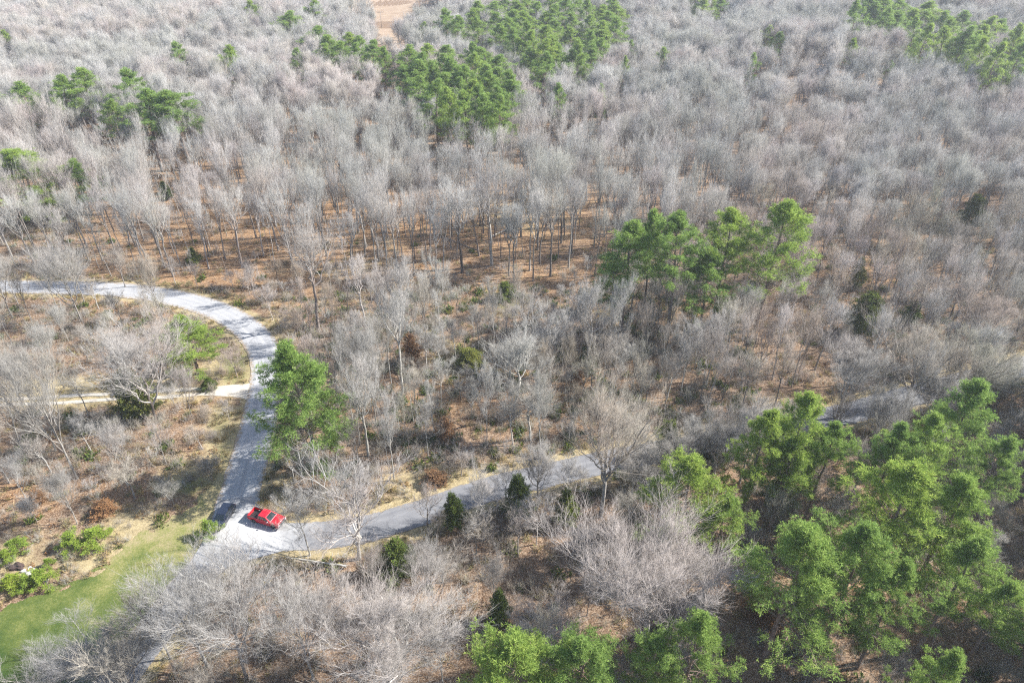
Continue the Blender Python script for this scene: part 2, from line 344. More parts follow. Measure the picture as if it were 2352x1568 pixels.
def flare(pts_px, name, mat, z, kind, label):
    poly = np.array(gnd(pts_px)); bm = bmesh.new()
    vs = [bm.verts.new((x, y, float(terrain(x, y)) + z)) for x, y in smooth_path(list(poly) + [poly[0]], 0.8)[:-1]]
    f = bm.faces.new(vs); bm.normal_update()
    if f.normal.z < 0: f.normal_flip()
    bmesh.ops.triangulate(bm, faces=[f]); me = bpy.data.meshes.new(name); bm.to_mesh(me); bm.free(); me.materials.append(mat)
    return tag(link(name, me), label, kind=kind)
M_JUNC = M_ROAD2
flare([(500, 1150), (486, 1200), (462, 1250), (430, 1310), (470, 1320), (560, 1290), (660, 1262), (720, 1240), (690, 1222), (640, 1216), (606, 1196), (596, 1165), (590, 1140)], 'junction', M_JUNC, 0.075, 'structure', 'pale bleached pavement where the two roads meet')
flare([(607, 870), (585, 876), (566, 882), (530, 884), (490, 889), (470, 897), (490, 908), (530, 911), (560, 915), (575, 925), (592, 945)], 'track_apron', M_GRAVEL, 0.05, 'structure', 'pale gravel apron where the track joins the road')
T_N = np.gradient(TRACK, axis=0); T_N /= np.linalg.norm(T_N, axis=1)[:, None]; T_N = np.stack([-T_N[:, 1], T_N[:, 0]], 1)
for s in (-1, 1):
    wob = 0.15 * np.sin(np.arange(len(TRACK)) * 0.37 + s)
    tag(link('track', strip('track', TRACK[6:] + T_N[6:] * (s * 0.95 + wob[6:, None]), 0.42, M_GRAVEL, 0.03, 3, 0.16)), 'pale wheel rut of the dirt track in straw-coloured grass', kind='structure')

def sheet(name, poly, step, mat, z, label, wob=0.6):
    P = np.array(poly); x0, y0 = P.min(0); x1, y1 = P.max(0)
    xs = np.arange(x0 - 1, x1 + 1, step); ys = np.arange(y0 - 1, y1 + 1, step); X, Y = np.meshgrid(xs, ys)
    wx = wob * np.sin(X * 1.7 + 1.3 * np.sin(Y * 2.1)); wy = wob * np.sin(Y * 1.9 + 1.5 * np.sin(X * 1.6))
    keep = inside(X + wx + step / 2, Y + wy + step / 2, poly)[:-1, :-1]
    i = np.arange(X.size).reshape(X.shape); q = np.stack([i[:-1, :-1], i[:-1, 1:], i[1:, 1:], i[1:, :-1]], -1)[keep]
    used, inv = np.unique(q.ravel(), return_inverse=True)
    V = np.stack([X.ravel(), Y.ravel(), terrain(X.ravel(), Y.ravel()) + z], 1)[used]
    return tag(link(name, mesh_np(name, V, [inv.reshape(-1, 4)], [mat], smooth=True)), label, kind='structure')
m, nt, out = new_mat('mown_grass'); geo = N(nt, 'ShaderNodeNewGeometry'); pos = geo.outputs['Position']
a = noise(nt, 0.28, 4, 0.6, pos); b = noise(nt, 3.2, 4, 0.7, pos); c2 = noise(nt, 22, 3, 0.7, pos)
sx_ = N(nt, 'ShaderNodeSeparateXYZ'); nt.links.new(pos, sx_.inputs[0]); dry = math_n(nt, 'MULTIPLY', math_n(nt, 'SUBTRACT', sx_.outputs[1], 60), 0.013)  # drier towards the junction; near end darkened too, tree shade put into colour
col = ramp(nt, math_n(nt, 'ADD', dry, math_n(nt, 'ADD', math_n(nt, 'MULTIPLY', a, 0.6), math_n(nt, 'MULTIPLY', b, 0.4))), [(0.30, (0.045, 0.075, 0.02)), (0.48, (0.10, 0.125, 0.034)), (0.60, (0.19, 0.19, 0.066)), (0.72, (0.29, 0.24, 0.13))])
col = mix(nt, 1.0, col, ramp(nt, c2, [(0.3, (0.6, 0.62, 0.6)), (0.7, (1.3, 1.3, 1.3))]), 'MULTIPLY')
df = N(nt, 'ShaderNodeBsdfDiffuse'); nt.links.new(col, df.inputs[0]); bp = N(nt, 'ShaderNodeBump'); bp.inputs['Distance'].default_value = 0.06
nt.links.new(c2, bp.inputs['Height']); nt.links.new(bp.outputs[0], df.inputs['Normal']); nt.links.new(df.outputs[0], out.inputs[0])
M_LAWN = m
sheet('lawn', VERGE, 0.22, M_LAWN, 0.03, 'mown green grass verge beside the road')
m, nt, out = new_mat('cut_straw'); geo = N(nt, 'ShaderNodeNewGeometry'); pos = geo.outputs['Position']
a = noise(nt, 0.12, 4, 0.6, pos); b = noise(nt, 1.2, 4, 0.7, pos)
col = ramp(nt, math_n(nt, 'ADD', math_n(nt, 'MULTIPLY', a, 0.5), math_n(nt, 'MULTIPLY', b, 0.5)), [(0.3, (0.20, 0.14, 0.095)), (0.5, (0.30, 0.22, 0.155)), (0.7, (0.37, 0.295, 0.205))])
df = N(nt, 'ShaderNodeBsdfDiffuse'); nt.links.new(col, df.inputs[0]); nt.links.new(df.outputs[0], out.inputs[0])
sheet('clearing', CLEAR, 1.6, m, 0.12, 'straw-coloured cleared strip running away between the trees', 1.2)

# ------------------------------------------------------------------ growing trees
def unit(v): return v / (np.linalg.norm(v, axis=-1, keepdims=True) + 1e-9)
def perp(t, r):
    a = r.normal(size=t.shape); a -= t * (a * t).sum(-1, keepdims=True); return unit(a)
def tubes(P, Rr, sides):
    """P (n,k,3), Rr (n,k) -> verts, quads."""
    n, k, _ = P.shape; T = unit(np.gradient(P, axis=1))
    mean = unit(P[:, -1] - P[:, 0])                       # one reference for a whole path, so that a tube never twists
    ref = np.where(np.abs(mean[:, 2:3]) > 0.7, np.array([1.0, 0.13, 0]), np.array([0.1, 0, 1.0]))[:, None, :]
    A = unit(np.cross(T, ref)); B = np.cross(T, A)
    th = np.arange(sides) * 2 * np.pi / sides
    V = P[:, :, None, :] + Rr[:, :, None, None] * (A[:, :, None, :] * np.cos(th)[:, None] + B[:, :, None, :] * np.sin(th)[:, None])
    i = np.arange(n * k * sides).reshape(n, k, sides); j = np.roll(i, -1, axis=2)
    F = np.stack([i[:, :-1], i[:, 1:], j[:, 1:], j[:, :-1]], -1).reshape(-1, 4)
    return V.reshape(-1, 3), F
def cones(P0, P1, r):
    n = len(P0); T = unit(P1 - P0); ref = np.where(np.abs(T[:, 2:3]) > 0.9, np.array([1.0, 0, 0]), np.array([0, 0, 1.0]))
    A = unit(np.cross(T, ref)); B = np.cross(T, A); th = np.arange(3) * 2 * np.pi / 3
    ring = P0[:, None] + r[:, None, None] * (A[:, None] * np.cos(th)[:, None] + B[:, None] * np.sin(th)[:, None])
    V = np.concatenate([ring, P1[:, None]], 1).reshape(-1, 3); b = np.arange(n)[:, None] * 4
    F = np.concatenate([b + np.array([0, 3, 1]), b + np.array([1, 3, 2]), b + np.array([2, 3, 0])], 1).reshape(-1, 3)
    return V, F
def along(P, Rr, t):
    """Points, directions and radii at parameters t (n,m) on paths P (n,k,3)."""
    n, k, _ = P.shape; s = np.clip(t, 0, 1) * (k - 1); i = np.minimum(s.astype(int), k - 2); f = (s - i)[..., None]
    r = np.arange(n)[:, None]
    return P[r, i] * (1 - f) + P[r, i + 1] * f, unit(P[r, i + 1] - P[r, i]), Rr[r, i] * (1 - f[..., 0]) + Rr[r, i + 1] * f[..., 0]
def children(P, Rr, m, t0, t1, ang, length, up, k, r, rfac, rmin, curl=0.25, wob=0.06):
    n = len(P); t = t0 + (t1 - t0) * (np.arange(m)[None, :] + r.random((n, m))) / m
    p, d, rad = along(P, Rr, t); pl = np.linalg.norm(np.diff(P, axis=1), axis=2).sum(1)[:, None]
    a = ang * (0.75 + 0.5 * r.random((n, m)))[..., None]
    dirn = unit(d * np.cos(a) + perp(d, r) * np.sin(a) + np.array([0, 0, up]))
    L = (length * pl * (1.15 - 0.6 * t) * (0.7 + 0.6 * r.random((n, m)))).reshape(-1)
    p = p.reshape(-1, 3); dirn = dirn.reshape(-1, 3); s = np.linspace(0, 1, k)
    Q = p[:, None] + L[:, None, None] * (dirn[:, None] * s[None, :, None] + np.array([0, 0, curl]) * (s ** 2)[None, :, None])
    j = np.cumsum(r.normal(size=Q.shape) * wob, axis=1) * L[:, None, None]; j[:, 0] = 0; Q = Q + j
    r0 = np.maximum(rad.reshape(-1) * rfac, rmin); R2 = r0[:, None] * (1 - 0.72 * s)[None, :]
    return Q, np.maximum(R2, rmin * 0.4)
class Geo:
    def __init__(s): s.V = []; s.F = []; s.n = 0; s.mi = []
    def add(s, V, F, mi=0):
        if len(V) == 0: return
        s.V.append(V); s.F.append(F + s.n); s.n += len(V); s.mi.append(np.full(len(F), mi))
    def join(s, o, mi=None):
        for V, F, m_ in zip(o.V, o.F, o.mi):
            s.V.append(V); s.F.append(F + s.n); s.mi.append(m_ if mi is None else np.full(len(F), mi))
        s.n += o.n
    def mesh(s, name, mats, smooth=False):
        # faces grouped by size, material index kept in step
        return mesh_np(name, np.concatenate(s.V), s.F, mats, np.concatenate(s.mi), smooth)

def grow_bare(seed, H=20.0, cb=0.45, limbs=14, spread=5.5, a_lo=62, a_hi=22, r_trunk=0.26, n2=8, n3=8, n4=9, fork=0, wob=0.012, arch=0.28, twig=1.0, top=0.86, lw=1.0):
    """A leafless hardwood: trunk, ascending limbs, branches, twigs. Returns (trunk Geo, [limb Geo], twigs Geo, width)."""
    r = np.random.default_rng(seed)
    k = 12; s = np.linspace(0, 1, k)
    path = np.zeros((1, k, 3)); path[0, :, 2] = s * H * top
    w = np.cumsum(r.normal(size=(k, 2)) * wob * H, axis=0) * s[:, None]; path[0, :, :2] = w - w[0]
    rad = (r_trunk * (1 - 0.8 * s ** 1.1) + 0.10 * r_trunk * np.exp(-s * 18))[None]
    rad[0, -1] = r_trunk * 0.12
    tr = Geo(); tr.add(*tubes(path, rad, 8))
    P1 = []; R1 = []; az = r.random() * 6.28
    for i in range(limbs):
        u = (i + 0.6 * r.random()) / limbs; t = cb / top + (0.97 - cb / top) * u
        p, d, rd = along(path, rad, np.array([[t]])); p = p[0, 0]; rd = rd[0, 0]
        az += 2.4 + r.normal() * 0.4; el = R(a_lo + (a_hi - a_lo) * u + r.normal() * 7)
        if i < fork: el = R(16 + 8 * r.random())
        d1 = np.array((math.cos(az) * math.sin(el), math.sin(az) * math.sin(el), math.cos(el)))
        env = spread * (1.0 - 0.55 * u) / max(math.sin(el), 0.42); hmax = (H - p[2]) / max(math.cos(el) + arch, 0.3)
        L = min(env, hmax) * (0.8 + 0.35 * r.random())
        if i < fork: L = hmax * (0.85 + 0.2 * r.random())
        kk = 8; ss = np.linspace(0, 1, kk)
        q = p + L * (d1[None] * ss[:, None] + np.array([0, 0, arch * math.sin(el)]) * (ss ** 2)[:, None])
        j = np.cumsum(r.normal(size=(kk, 3)) * 0.03, axis=0) * L; j[0] = 0
        P1.append(q + j); r0 = rd * (0.85 if i < fork else 0.58) ; R1.append(np.maximum(r0 * (1 - 0.82 * ss), 0.018))
    P1 = np.array(P1); R1 = np.array(R1)
    limb_g = []
    for i in range(limbs):
        g = Geo(); g.add(*tubes(P1[i:i + 1], R1[i:i + 1], 6)); limb_g.append(g)
    P2, R2 = children(P1, R1, n2, 0.2, 1.0, R(36), 0.46, 0.30, 5, r, 0.55, 0.018 * lw, 0.22, 0.045)
    P3, R3 = children(P2, R2, n3, 0.12, 1.0, R(34), 0.55, 0.26, 4, r, 0.55, 0.009 * lw, 0.2, 0.05)
    P4, R4 = children(P3, R3, n4, 0.08, 1.0, R(31), 0.8, 0.2, 2, r, 0.5, 0.0062 * twig, 0.12, 0.0)
    tw = Geo(); tw.add(*tubes(P2, R2, 4)); tw.add(*tubes(P3, R3, 3)); 
    tw.add(*cones(P4[:, 0], P4[:, 1], R4[:, 0]))
    tips = P4[:, 1]; width = 2 * np.percentile(np.hypot(tips[:, 0], tips[:, 1]), 92)
    return tr, limb_g, tw, width, np.percentile(tips[:, 2], 99.5)

VAR = {}
def bare_variant(key, n, mats=(None, None), **kw):
    VAR[key] = []
    for i in range(n):
        tr, lg, tw, width, hh = grow_bare(1000 + 97 * len(VAR) + i * 13, **kw)
        mb, mt = mats
        v = {'W': width, 'H': hh, 'trunk': tr.mesh(key + '_trunk', [mb], True)}
        v['limbs'] = [g.mesh(key + '_limb', [mb], True) for g in lg]
        g = Geo()
        for l in lg: g.join(l, 0)
        g.join(tw, 1)
        v['crown'] = g.mesh(key + '_crown', [mb, mt]); v['twigs'] = tw.mesh(key + '_twigs', [mt])
        g2 = Geo(); g2.join(tr, 0); g2.join(g)
        v['whole'] = g2.mesh(key + '_whole', [mb, mt])
        VAR[key].append(v)
bare_variant('forest', 8, (M_FBARK, M_TWIG), H=24, cb=0.46, limbs=15, spread=5.0, a_lo=42, a_hi=13, r_trunk=0.24, fork=3, n4=9, twig=1.1, lw=2.0)
bare_variant('stem', 8, (M_FBARK, M_TWIG), H=26, cb=0.44, limbs=13, spread=5.0, a_lo=46, a_hi=15, r_trunk=0.34, fork=3, n2=7, n3=6, n4=7, lw=1.9, wob=0.014)
bare_variant('pole', 4, (M_FBARK, M_TWIG), H=20, cb=0.55, limbs=9, spread=2.2, a_lo=48, a_hi=18, r_trunk=0.17, n2=6, n3=5, n4=5, lw=1.5, wob=0.014)
bare_variant('spread', 2, (M_PALE, M_PALETWIG), H=15, cb=0.2, limbs=11, spread=8.5, a_lo=58, a_hi=20, r_trunk=0.17, fork=4, n2=8, n3=7, n4=7, lw=1.8, wob=0.012)
bare_variant('slender', 7, (M_FBARK, M_TANTWIG), H=15, cb=0.36, limbs=12, spread=3.2, a_lo=46, a_hi=15, r_trunk=0.15, fork=2, n2=6, n3=6, n4=6, lw=1.7, wob=0.016)
bare_variant('medium', 6, (M_FBARK, M_TANTWIG), H=13, cb=0.28, limbs=14, spread=4.2, a_lo=54, a_hi=18, r_trunk=0.14, fork=3, n2=7, n3=7, n4=6, lw=1.7)
bare_variant('thin', 4, (M_PALE, M_PALETWIG), H=12, cb=0.36, limbs=12, spread=2.6, a_lo=52, a_hi=20, r_trunk=0.10, n2=7, n3=7, n4=8)
bare_variant('round', 3, (M_PALE, M_PALETWIG), H=17, cb=0.22, limbs=18, spread=8.5, a_lo=66, a_hi=20, r_trunk=0.27, fork=5, n2=10, n3=9, n4=11, arch=0.22, lw=1.5, twig=1.2)
bare_variant('vase', 3, (M_FBARK, M_PALETWIG), H=18, cb=0.22, limbs=15, spread=8.0, a_lo=52, a_hi=14, r_trunk=0.17, fork=5, n2=9, n3=8, n4=8, lw=1.6)
bare_variant('syc', 3, (M_PALE, M_PALETWIG), H=22, cb=0.34, limbs=12, spread=4.4, a_lo=62, a_hi=22, r_trunk=0.25, fork=2, n2=8, n3=8, n4=9, wob=0.018, arch=0.4, lw=2.2)
bare_variant('dark', 2, (M_BARK, M_TANTWIG), H=20, cb=0.3, limbs=16, spread=6.0, a_lo=60, a_hi=18, r_trunk=0.34, fork=3, n2=9, n3=8, n4=9)

def tufts(P, D, r, size, per, width, up=0.35):
    """Needle sprays: `per` thin blades round each point P, leaning along D; each spray is one island."""
    n = len(P); d = r.normal(size=(n, per, 3)); d = unit(d + D[:, None] * 0.9 + np.array([0, 0, up]))
    sd = perp(d, r); L = size[:, None, None] * (0.7 + 0.6 * r.random((n, per, 1))); w = width * size[:, None, None]
    c = P[:, None]
    a = c + d * L * 0.08; b = c + d * L * 0.55 + sd * w; t = c + d * L; e = c + d * L * 0.55 - sd * w
    # the blades of a spray share their root vertex, so a spray shades as one piece
    V = np.concatenate([P[:, None], np.stack([b, t, e], 2).reshape(n, per * 3, 3)], 1)
    base = (np.arange(n) * (1 + 3 * per))[:, None]
    k = np.arange(per)[None] * 3 + 1
    F = np.stack([np.broadcast_to(base, (n, per)), base + k, base + k + 1, base + k + 2], -1).reshape(-1, 4)
    return V.reshape(-1, 3), F
def grow_pine(seed, H=25.0, cb=0.5, spread=4.2, limbs=34, clumps=7, per_clump=7, blade=0.36, dome=0.7, per=9):
    r = np.random.default_rng(seed); k = 12; s = np.linspace(0, 1, k)
    path = np.zeros((1, k, 3)); path[0, :, 2] = s * H * 0.97; w = np.cumsum(r.normal(size=(k, 2)) * 0.006 * H, axis=0); path[0, :, :2] = (w - w[0]) * s[:, None]
    rad = (0.011 * H * (1 - 0.85 * s))[None]; tr = Geo(); tr.add(*tubes(path, rad, 8))
    P1 = []; R1 = []; az = 0.0
    for i in range(limbs):
        u = (i + r.random()) / limbs; t = cb + (0.985 - cb) * u; p, _, rd = along(path, rad, np.array([[t]])); p = p[0, 0]
        az += 2.4 + r.normal() * 0.5; env = spread * (np.sin(np.pi * min(1, 0.16 + dome * u * 1.02 + (1 - dome) * 0.45)) ** 0.8) * (1 - 0.35 * u)
        L = max(0.5, env * (0.55 + 0.6 * r.random())); el = R(88 - 48 * u + r.normal() * 9)
        d1 = np.array((math.cos(az) * math.sin(el), math.sin(az) * math.sin(el), math.cos(el))); ss = np.linspace(0, 1, 6)
        q = p + L * (d1 * ss[:, None] + np.array([0, 0, 0.28]) * (ss ** 2)[:, None]); j = np.cumsum(r.normal(size=(6, 3)) * 0.03, axis=0) * L; j[0] = 0
        P1.append(q + j); R1.append(np.maximum(rd[0, 0] * 0.42 * (1 - 0.8 * ss), 0.012))
    P1 = np.array(P1); R1 = np.array(R1)
    P2, R2 = children(P1, R1, clumps, 0.3, 1.0, R(48), 0.30, 0.28, 4, r, 0.6, 0.012, 0.2)
    wood = Geo(); wood.add(*tubes(P1, R1, 5)); wood.add(*tubes(P2, R2, 3))
    tp = np.concatenate([P2[:, -1], P1[:, -1]]); td = np.concatenate([unit(P2[:, -1] - P2[:, 1]), unit(P1[:, -1] - P1[:, -3])])
    cen = np.repeat(tp, per_clump, 0) + r.normal(size=(len(tp) * per_clump, 3)) * np.array([0.27, 0.27, 0.17]) * (H / 25) ** 0.5 - np.repeat(td, per_clump, 0) * (r.random((len(tp) * per_clump, 1)) * 0.55)
    V, F = tufts(cen, np.repeat(td, per_clump, 0), r, blade * (0.75 + 0.5 * r.random(len(cen))), per, 0.07)
    width = 2 * np.percentile(np.hypot(cen[:, 0], cen[:, 1]), 93)
    cr = Geo(); 
    for a, b in zip(wood.V, wood.F): cr.V.append(a); cr.F.append(b); cr.mi.append(np.zeros(len(b)))
    cr.n = wood.n; cr.add(V, F, 1)
    return tr, cr, width, cen[:, 2].max()
def pine_variant(key, n, needle, **kw):
    VAR[key] = []
    for i in range(n):
        tr, cr, w, hh = grow_pine(5000 + 31 * len(VAR) + i * 7, **kw)
        VAR[key].append({'W': w, 'H': hh, 'trunk': tr.mesh(key + '_trunk', [M_PINEBARK], True), 'crown': cr.mesh(key + '_crown', [M_PINEBARK, needle])})
pine_variant('pine', 4, M_NEEDLE, H=25, cb=0.5, spread=4.6, limbs=40, clumps=8, per_clump=13, blade=0.32)
pine_variant('bigpine', 3, M_NEEDLE, H=25, cb=0.3, spread=6.0, limbs=46, clumps=9, per_clump=14, blade=0.32)
pine_variant('fullpine', 2, M_NEEDLE, H=22, cb=0.2, spread=5.0, limbs=60, clumps=8, per_clump=13, blade=0.32)
pine_variant('youngpine', 3, M_YNEEDLE, H=5, cb=0.1, spread=1.6, limbs=22, clumps=4, per_clump=4, blade=0.34)
pine_variant('farpine', 3, M_NEEDLE, H=24, cb=0.42, spread=4.2, limbs=32, clumps=7, per_clump=8, blade=0.44, per=8)

def grow_cedar(seed, H=9.0, W=4.2, n=5200, cone=1.0):
    r = np.random.default_rng(seed); s = np.linspace(0, 1, 8); path = np.zeros((1, 8, 3)); path[0, :, 2] = s * H * 0.96
    tr = Geo(); tr.add(*tubes(path, (0.016 * H * (1 - 0.85 * s))[None], 7))
    # boughs spiral up the stem, their sprays fill them from the outside in
    nb = 110; u = np.linspace(0.04, 0.99, nb); az = np.arange(nb) * 2.4 + r.normal(size=nb) * 0.4
    env = W / 2 * ((1 - u) ** cone * 0.95 + 0.05) * np.clip(u / 0.12, 0.55, 1) * (0.5 + 0.85 * r.random(nb)) * (1 + 0.22 * np.cos(az - 6.28 * r.random()))
    p0 = np.stack([0 * u, 0 * u, u * H * 0.92], 1); d = unit(np.stack([np.cos(az), np.sin(az), 0.35 + 0.8 * u], 1)); p1 = p0 + d * env[:, None]
    wood = Geo(); V, F = cones(p0, p1, 0.012 + 0.004 * env); wood.add(V, F, 0)
    b = r.choice(nb, n, p=env / env.sum()); f = 1 - 0.75 * r.random(n) ** 1.6
    c = p0[b] + d[b] * (env[b] * f)[:, None] + r.normal(size=(n, 3)) * 0.16 * (W / 4) ** 0.5
    out = unit(c * np.array([1, 1, 0]) + 1e-6); V, F = tufts(c, unit(out + np.array([0, 0, .5])), r, 0.20 * (0.7 + 0.6 * r.random(n)), 4, 0.2, 0.5)
    wood.add(V, F, 1)
    return tr, wood, 2 * np.percentile(np.hypot(c[:, 0], c[:, 1]), 95), c[:, 2].max()
def cedar_variant(key, kinds, mat, **kw):
    VAR[key] = []
    for i in range(kinds):
        tr, cr, w, hh = grow_cedar(9000 + 17 * len(VAR) + i, **kw)
        VAR[key].append({'W': w, 'H': hh, 'trunk': tr.mesh(key + '_trunk', [M_PINEBARK], True), 'crown': cr.mesh(key + '_crown', [M_PINEBARK, mat])})
cedar_variant('cedar', 2, M_CEDAR, cone=1.0)
cedar_variant('ovalcedar', 2, M_CEDAR, W=5.0, cone=0.5)
cedar_variant('ycedar', 1, M_YCEDAR, cone=0.7)
cedar_variant('browncrown', 2, M_BROWNLEAF, H=7, W=3.0, n=1500, cone=0.6)

count = {'bare': 0}
def put(name, key, vi, p, H, Wm, label, cat, group=None, rz=None, lean=(0, 0), limbs=False):
    v = VAR[key][vi % len(VAR[key])]
    t = thing(name, (p[0], p[1], p[2] - 0.08), random.uniform(0, 6.28) if rz is None else rz, label, cat, group, (Wm / v['W'], Wm / v['W'], H / v['H']), lean)
    link('trunk', v['trunk'], t)
    if limbs and 'limbs' in v:
        for lm in v['limbs']: link('limb', lm, t)
        link('crown', v['twigs'], t)
    else: link('crown', v['crown'], t)
    return t

# ------------------------------------------------------------------ evergreens, each where it stands
placed = []          # x, y, crown radius, height of every tree so far
def metres(px_w, p, h):
    return px_w * proj(p[0], p[1], p[2] + h)[2] / FPX
def top_tree(name, key, vi, tx, ty, h, wpx, label, cat, group=None, wmul=1.0):
    p = at(tx, ty, h); p[2] = float(terrain(p[0], p[1])); W = metres(wpx, p, h * .8) * wmul
    placed.append((p[0], p[1], W / 2, h)); return put(name, key, vi, p, h, W, label, cat, group)
BOT = 'big pines along the lower right'
for i, (tx, ty, h, w, key, lab) in enumerate([
    (1195, 1462, 19, 250, 'bigpine', 'yellow-green pine crown at the bottom edge, widest of the pair in the bottom middle'),
    (1345, 1475, 18, 170, 'pine', 'paler grey-green pine at the bottom edge just right of the yellow-green one'),
    (1612, 1405, 21, 185, 'bigpine', 'pine at the bottom edge between the dark gap and the big rounded bare tree'),
    (1520, 1478, 17, 120, 'pine', 'low bright pine tucked against the left side of the bottom-edge pine right of centre'),
    (1868, 1196, 26, 260, 'bigpine', 'huge left-hand pine of the lower right clump with dark green crown'),
    (2010, 1200, 25, 240, 'bigpine', 'huge grey-green pine whose crown hangs lowest in the lower right clump'),
    (2120, 1078, 26, 240, 'bigpine', 'broad light green pine behind the two huge ones in the lower right clump'),
    (2235, 1085, 25, 200, 'bigpine', 'broad pine at the right rear of the lower right clump'),
    (2250, 1240, 22, 170, 'pine', 'yellowing pine low on the right flank of the lower right clump'),
    (2255, 866, 25, 165, 'bigpine', 'tall rounded pine standing below the right end of the road'),
    (2075, 975, 23, 120, 'pine', 'dark small-crowned pine left of the tall one below the road end'),
    (2160, 950, 24, 150, 'bigpine', 'light green spreading pine between the dark one and the tall one below the road end'),
    (1865, 895, 25, 150, 'bigpine', 'tallest pine in front of the road right of centre'),
    (1770, 935, 24, 130, 'bigpine', 'left-hand pine of the trio in front of the road right of centre'),
    (1925, 975, 21, 120, 'pine', 'shorter right-hand pine of the trio in front of the road right of centre'),
    (1605, 1052, 20, 190, 'bigpine', 'bushy light green pine directly behind the big rounded bare tree'),
    (1680, 1130, 15, 110, 'pine', 'small pine at the right foot of the bushy one behind the rounded bare tree'),
    (2205, 1498, 20, 150, 'bigpine', 'pine at the bottom right corner with its top just in the frame'),
    (2330, 1000, 22, 110, 'pine', 'pine cut by the right edge beside the tall rounded one'),
    (2340, 1330, 20, 120, 'pine', 'pine cut by the right edge below the lower right clump'),
    (2090, 1290, 21, 160, 'bigpine', 'hanging grey-green pine crown right of the two huge ones'),
    (1830, 1010, 19, 130, 'pine', 'olive pine crown below the trio in front of the road')]):
    top_tree('pine_tree', key, i, tx, ty, h, w, lab, 'pine tree', BOT, 1.04)
MID = 'pines of the group right of centre'
for i, (tx, ty, h, w, key, lab) in enumerate([
    (1452, 508, 27, 120, 'pine', 'leftmost pine of the tall group right of centre, dark rounded crown'),
    (1508, 482, 28, 70, 'pine', 'slim pine second from the left in the tall group right of centre'),
    (1575, 490, 30, 100, 'pine', 'long-trunked pine in the middle of the tall group right of centre'),
    (1640, 575, 22, 110, 'bigpine', 'shortest and lowest pine in the tall group right of centre'),
    (1688, 476, 29, 100, 'pine', 'pine just left of the biggest in the tall group right of centre'),
    (1805, 460, 31, 140, 'bigpine', 'biggest and rightmost pine of the tall group right of centre'),
    (1420, 610, 17, 70, 'pine', 'dark low pine at the left foot of the tall group right of centre')]):
    top_tree('pine_tree', key, i + 1, tx, ty, h, w, lab, 'pine tree', MID, 1.25)
p, h = tree_between(735, 1085, 793); put('pine_tree', 'fullpine', 1, p, h, metres(200, p, h * .6), 'full lone pine standing alone beside the curved road', 'pine tree', rz=1.0); placed.append((p[0], p[1], 5, h))
LEFT = 'pines scattered in the left woods'
for i, (tx, ty, h, w, key, lab) in enumerate([
    (415, 726, 14, 85, 'fullpine', 'leaning light green pine on the inside of the road bend'),
    (28, 338, 22, 115, 'bigpine', 'big yellow-green pine cut by the left edge'), (163, 366, 17, 56, 'fullpine', 'narrow pine right of the big one at the left edge'),
    (85, 440, 9, 60, 'youngpine', 'low green pine at the foot of the big one at the left edge'),
    (45, 190, 22, 55, 'farpine', 'pale pine nearest the upper left edge'), (128, 172, 24, 55, 'farpine', 'left pine of the upper left pair'), (172, 155, 25, 70, 'farpine', 'taller right pine of the upper left pair'),
    (245, 228, 19, 40, 'farpine', 'small thin pine below and right of the upper left pair'), (292, 158, 25, 58, 'farpine', 'rear pine of the upper left trio'), (318, 205, 24, 75, 'farpine', 'middle pine of the upper left trio with dark underside'),
    (388, 205, 24, 88, 'pine', 'broad bright right-hand pine of the upper left trio'),
    (405, 96, 23, 38, 'farpine', 'lone small pine high in the upper left woods'), (516, 104, 23, 45, 'farpine', 'lone dark-topped pine between the upper left woods and the clearing'), (655, 26, 24, 46, 'farpine', 'lone pine near the top edge left of the clearing'),
    (575, 0, 22, 30, 'farpine', 'pine top touching the top edge, the farther left one'), (714, 0, 23, 42, 'farpine', 'pine top touching the top edge, nearer the clearing'),
    (3, 68, 20, 26, 'farpine', 'tiny pine at the upper left edge')]):
    top_tree('pine_tree', key, i, tx, ty, h + (3 if ty < 240 else 0), w, lab, 'pine tree', LEFT, 1.6)
for i, (tx, ty, w) in enumerate([(680, 112, 40), (722, 62, 60), (752, 78, 50), (792, 75, 52), (824, 84, 46), (852, 92, 48), (812, 100, 44), (772, 96, 46), (742, 100, 40), (880, 108, 34)]):
    top_tree('pine_tree', 'farpine', i, tx, ty, 23 + (i * 7 % 4), w, 'pine in the cluster on the left side of the straw-coloured clearing', 'pine tree', 'pines left of the clearing', 1.45)
def stand(poly, n, h0, h1, w0, w1, label, group, key='farpine', gap=30):
    P = np.array(poly); x0, y0 = P.min(0); x1, y1 = P.max(0); pts = []; tries = 0
    while len(pts) < n and tries < 6000:
        tries += 1; x = random.uniform(x0, x1); y = random.uniform(y0, y1)
        if inside(np.array([x]), np.array([y]), poly)[0] and all(math.hypot(x - a, (y - b) * 1.8) > gap for a, b in pts): pts.append((x, y))
    for i, (x, y) in enumerate(pts):
        fx = (x - x0) / (x1 - x0); fy = (y - y0) / (y1 - y0)
        where = (' at its ' + ('near' if fy > .6 else 'far' if fy < .3 else 'middle') + ' ' + ('left' if fx < .25 else 'right' if fx > .75 else 'centre left' if fx < .5 else 'centre right'))
        top_tree('pine_tree', key, i, x, y, random.uniform(h0, h1), random.uniform(w0, w1), label + where, 'pine tree', group, 1.3)
stand([(935, 100), (965, 84), (1010, 92), (1060, 120), (1090, 95), (1130, 105), (1170, 150), (1185, 195), (1140, 225), (1060, 215), (1000, 190), (940, 175), (928, 140)], 32, 25, 30, 50, 68, 'pine in the stand right of the clearing,', 'pines right of the clearing')
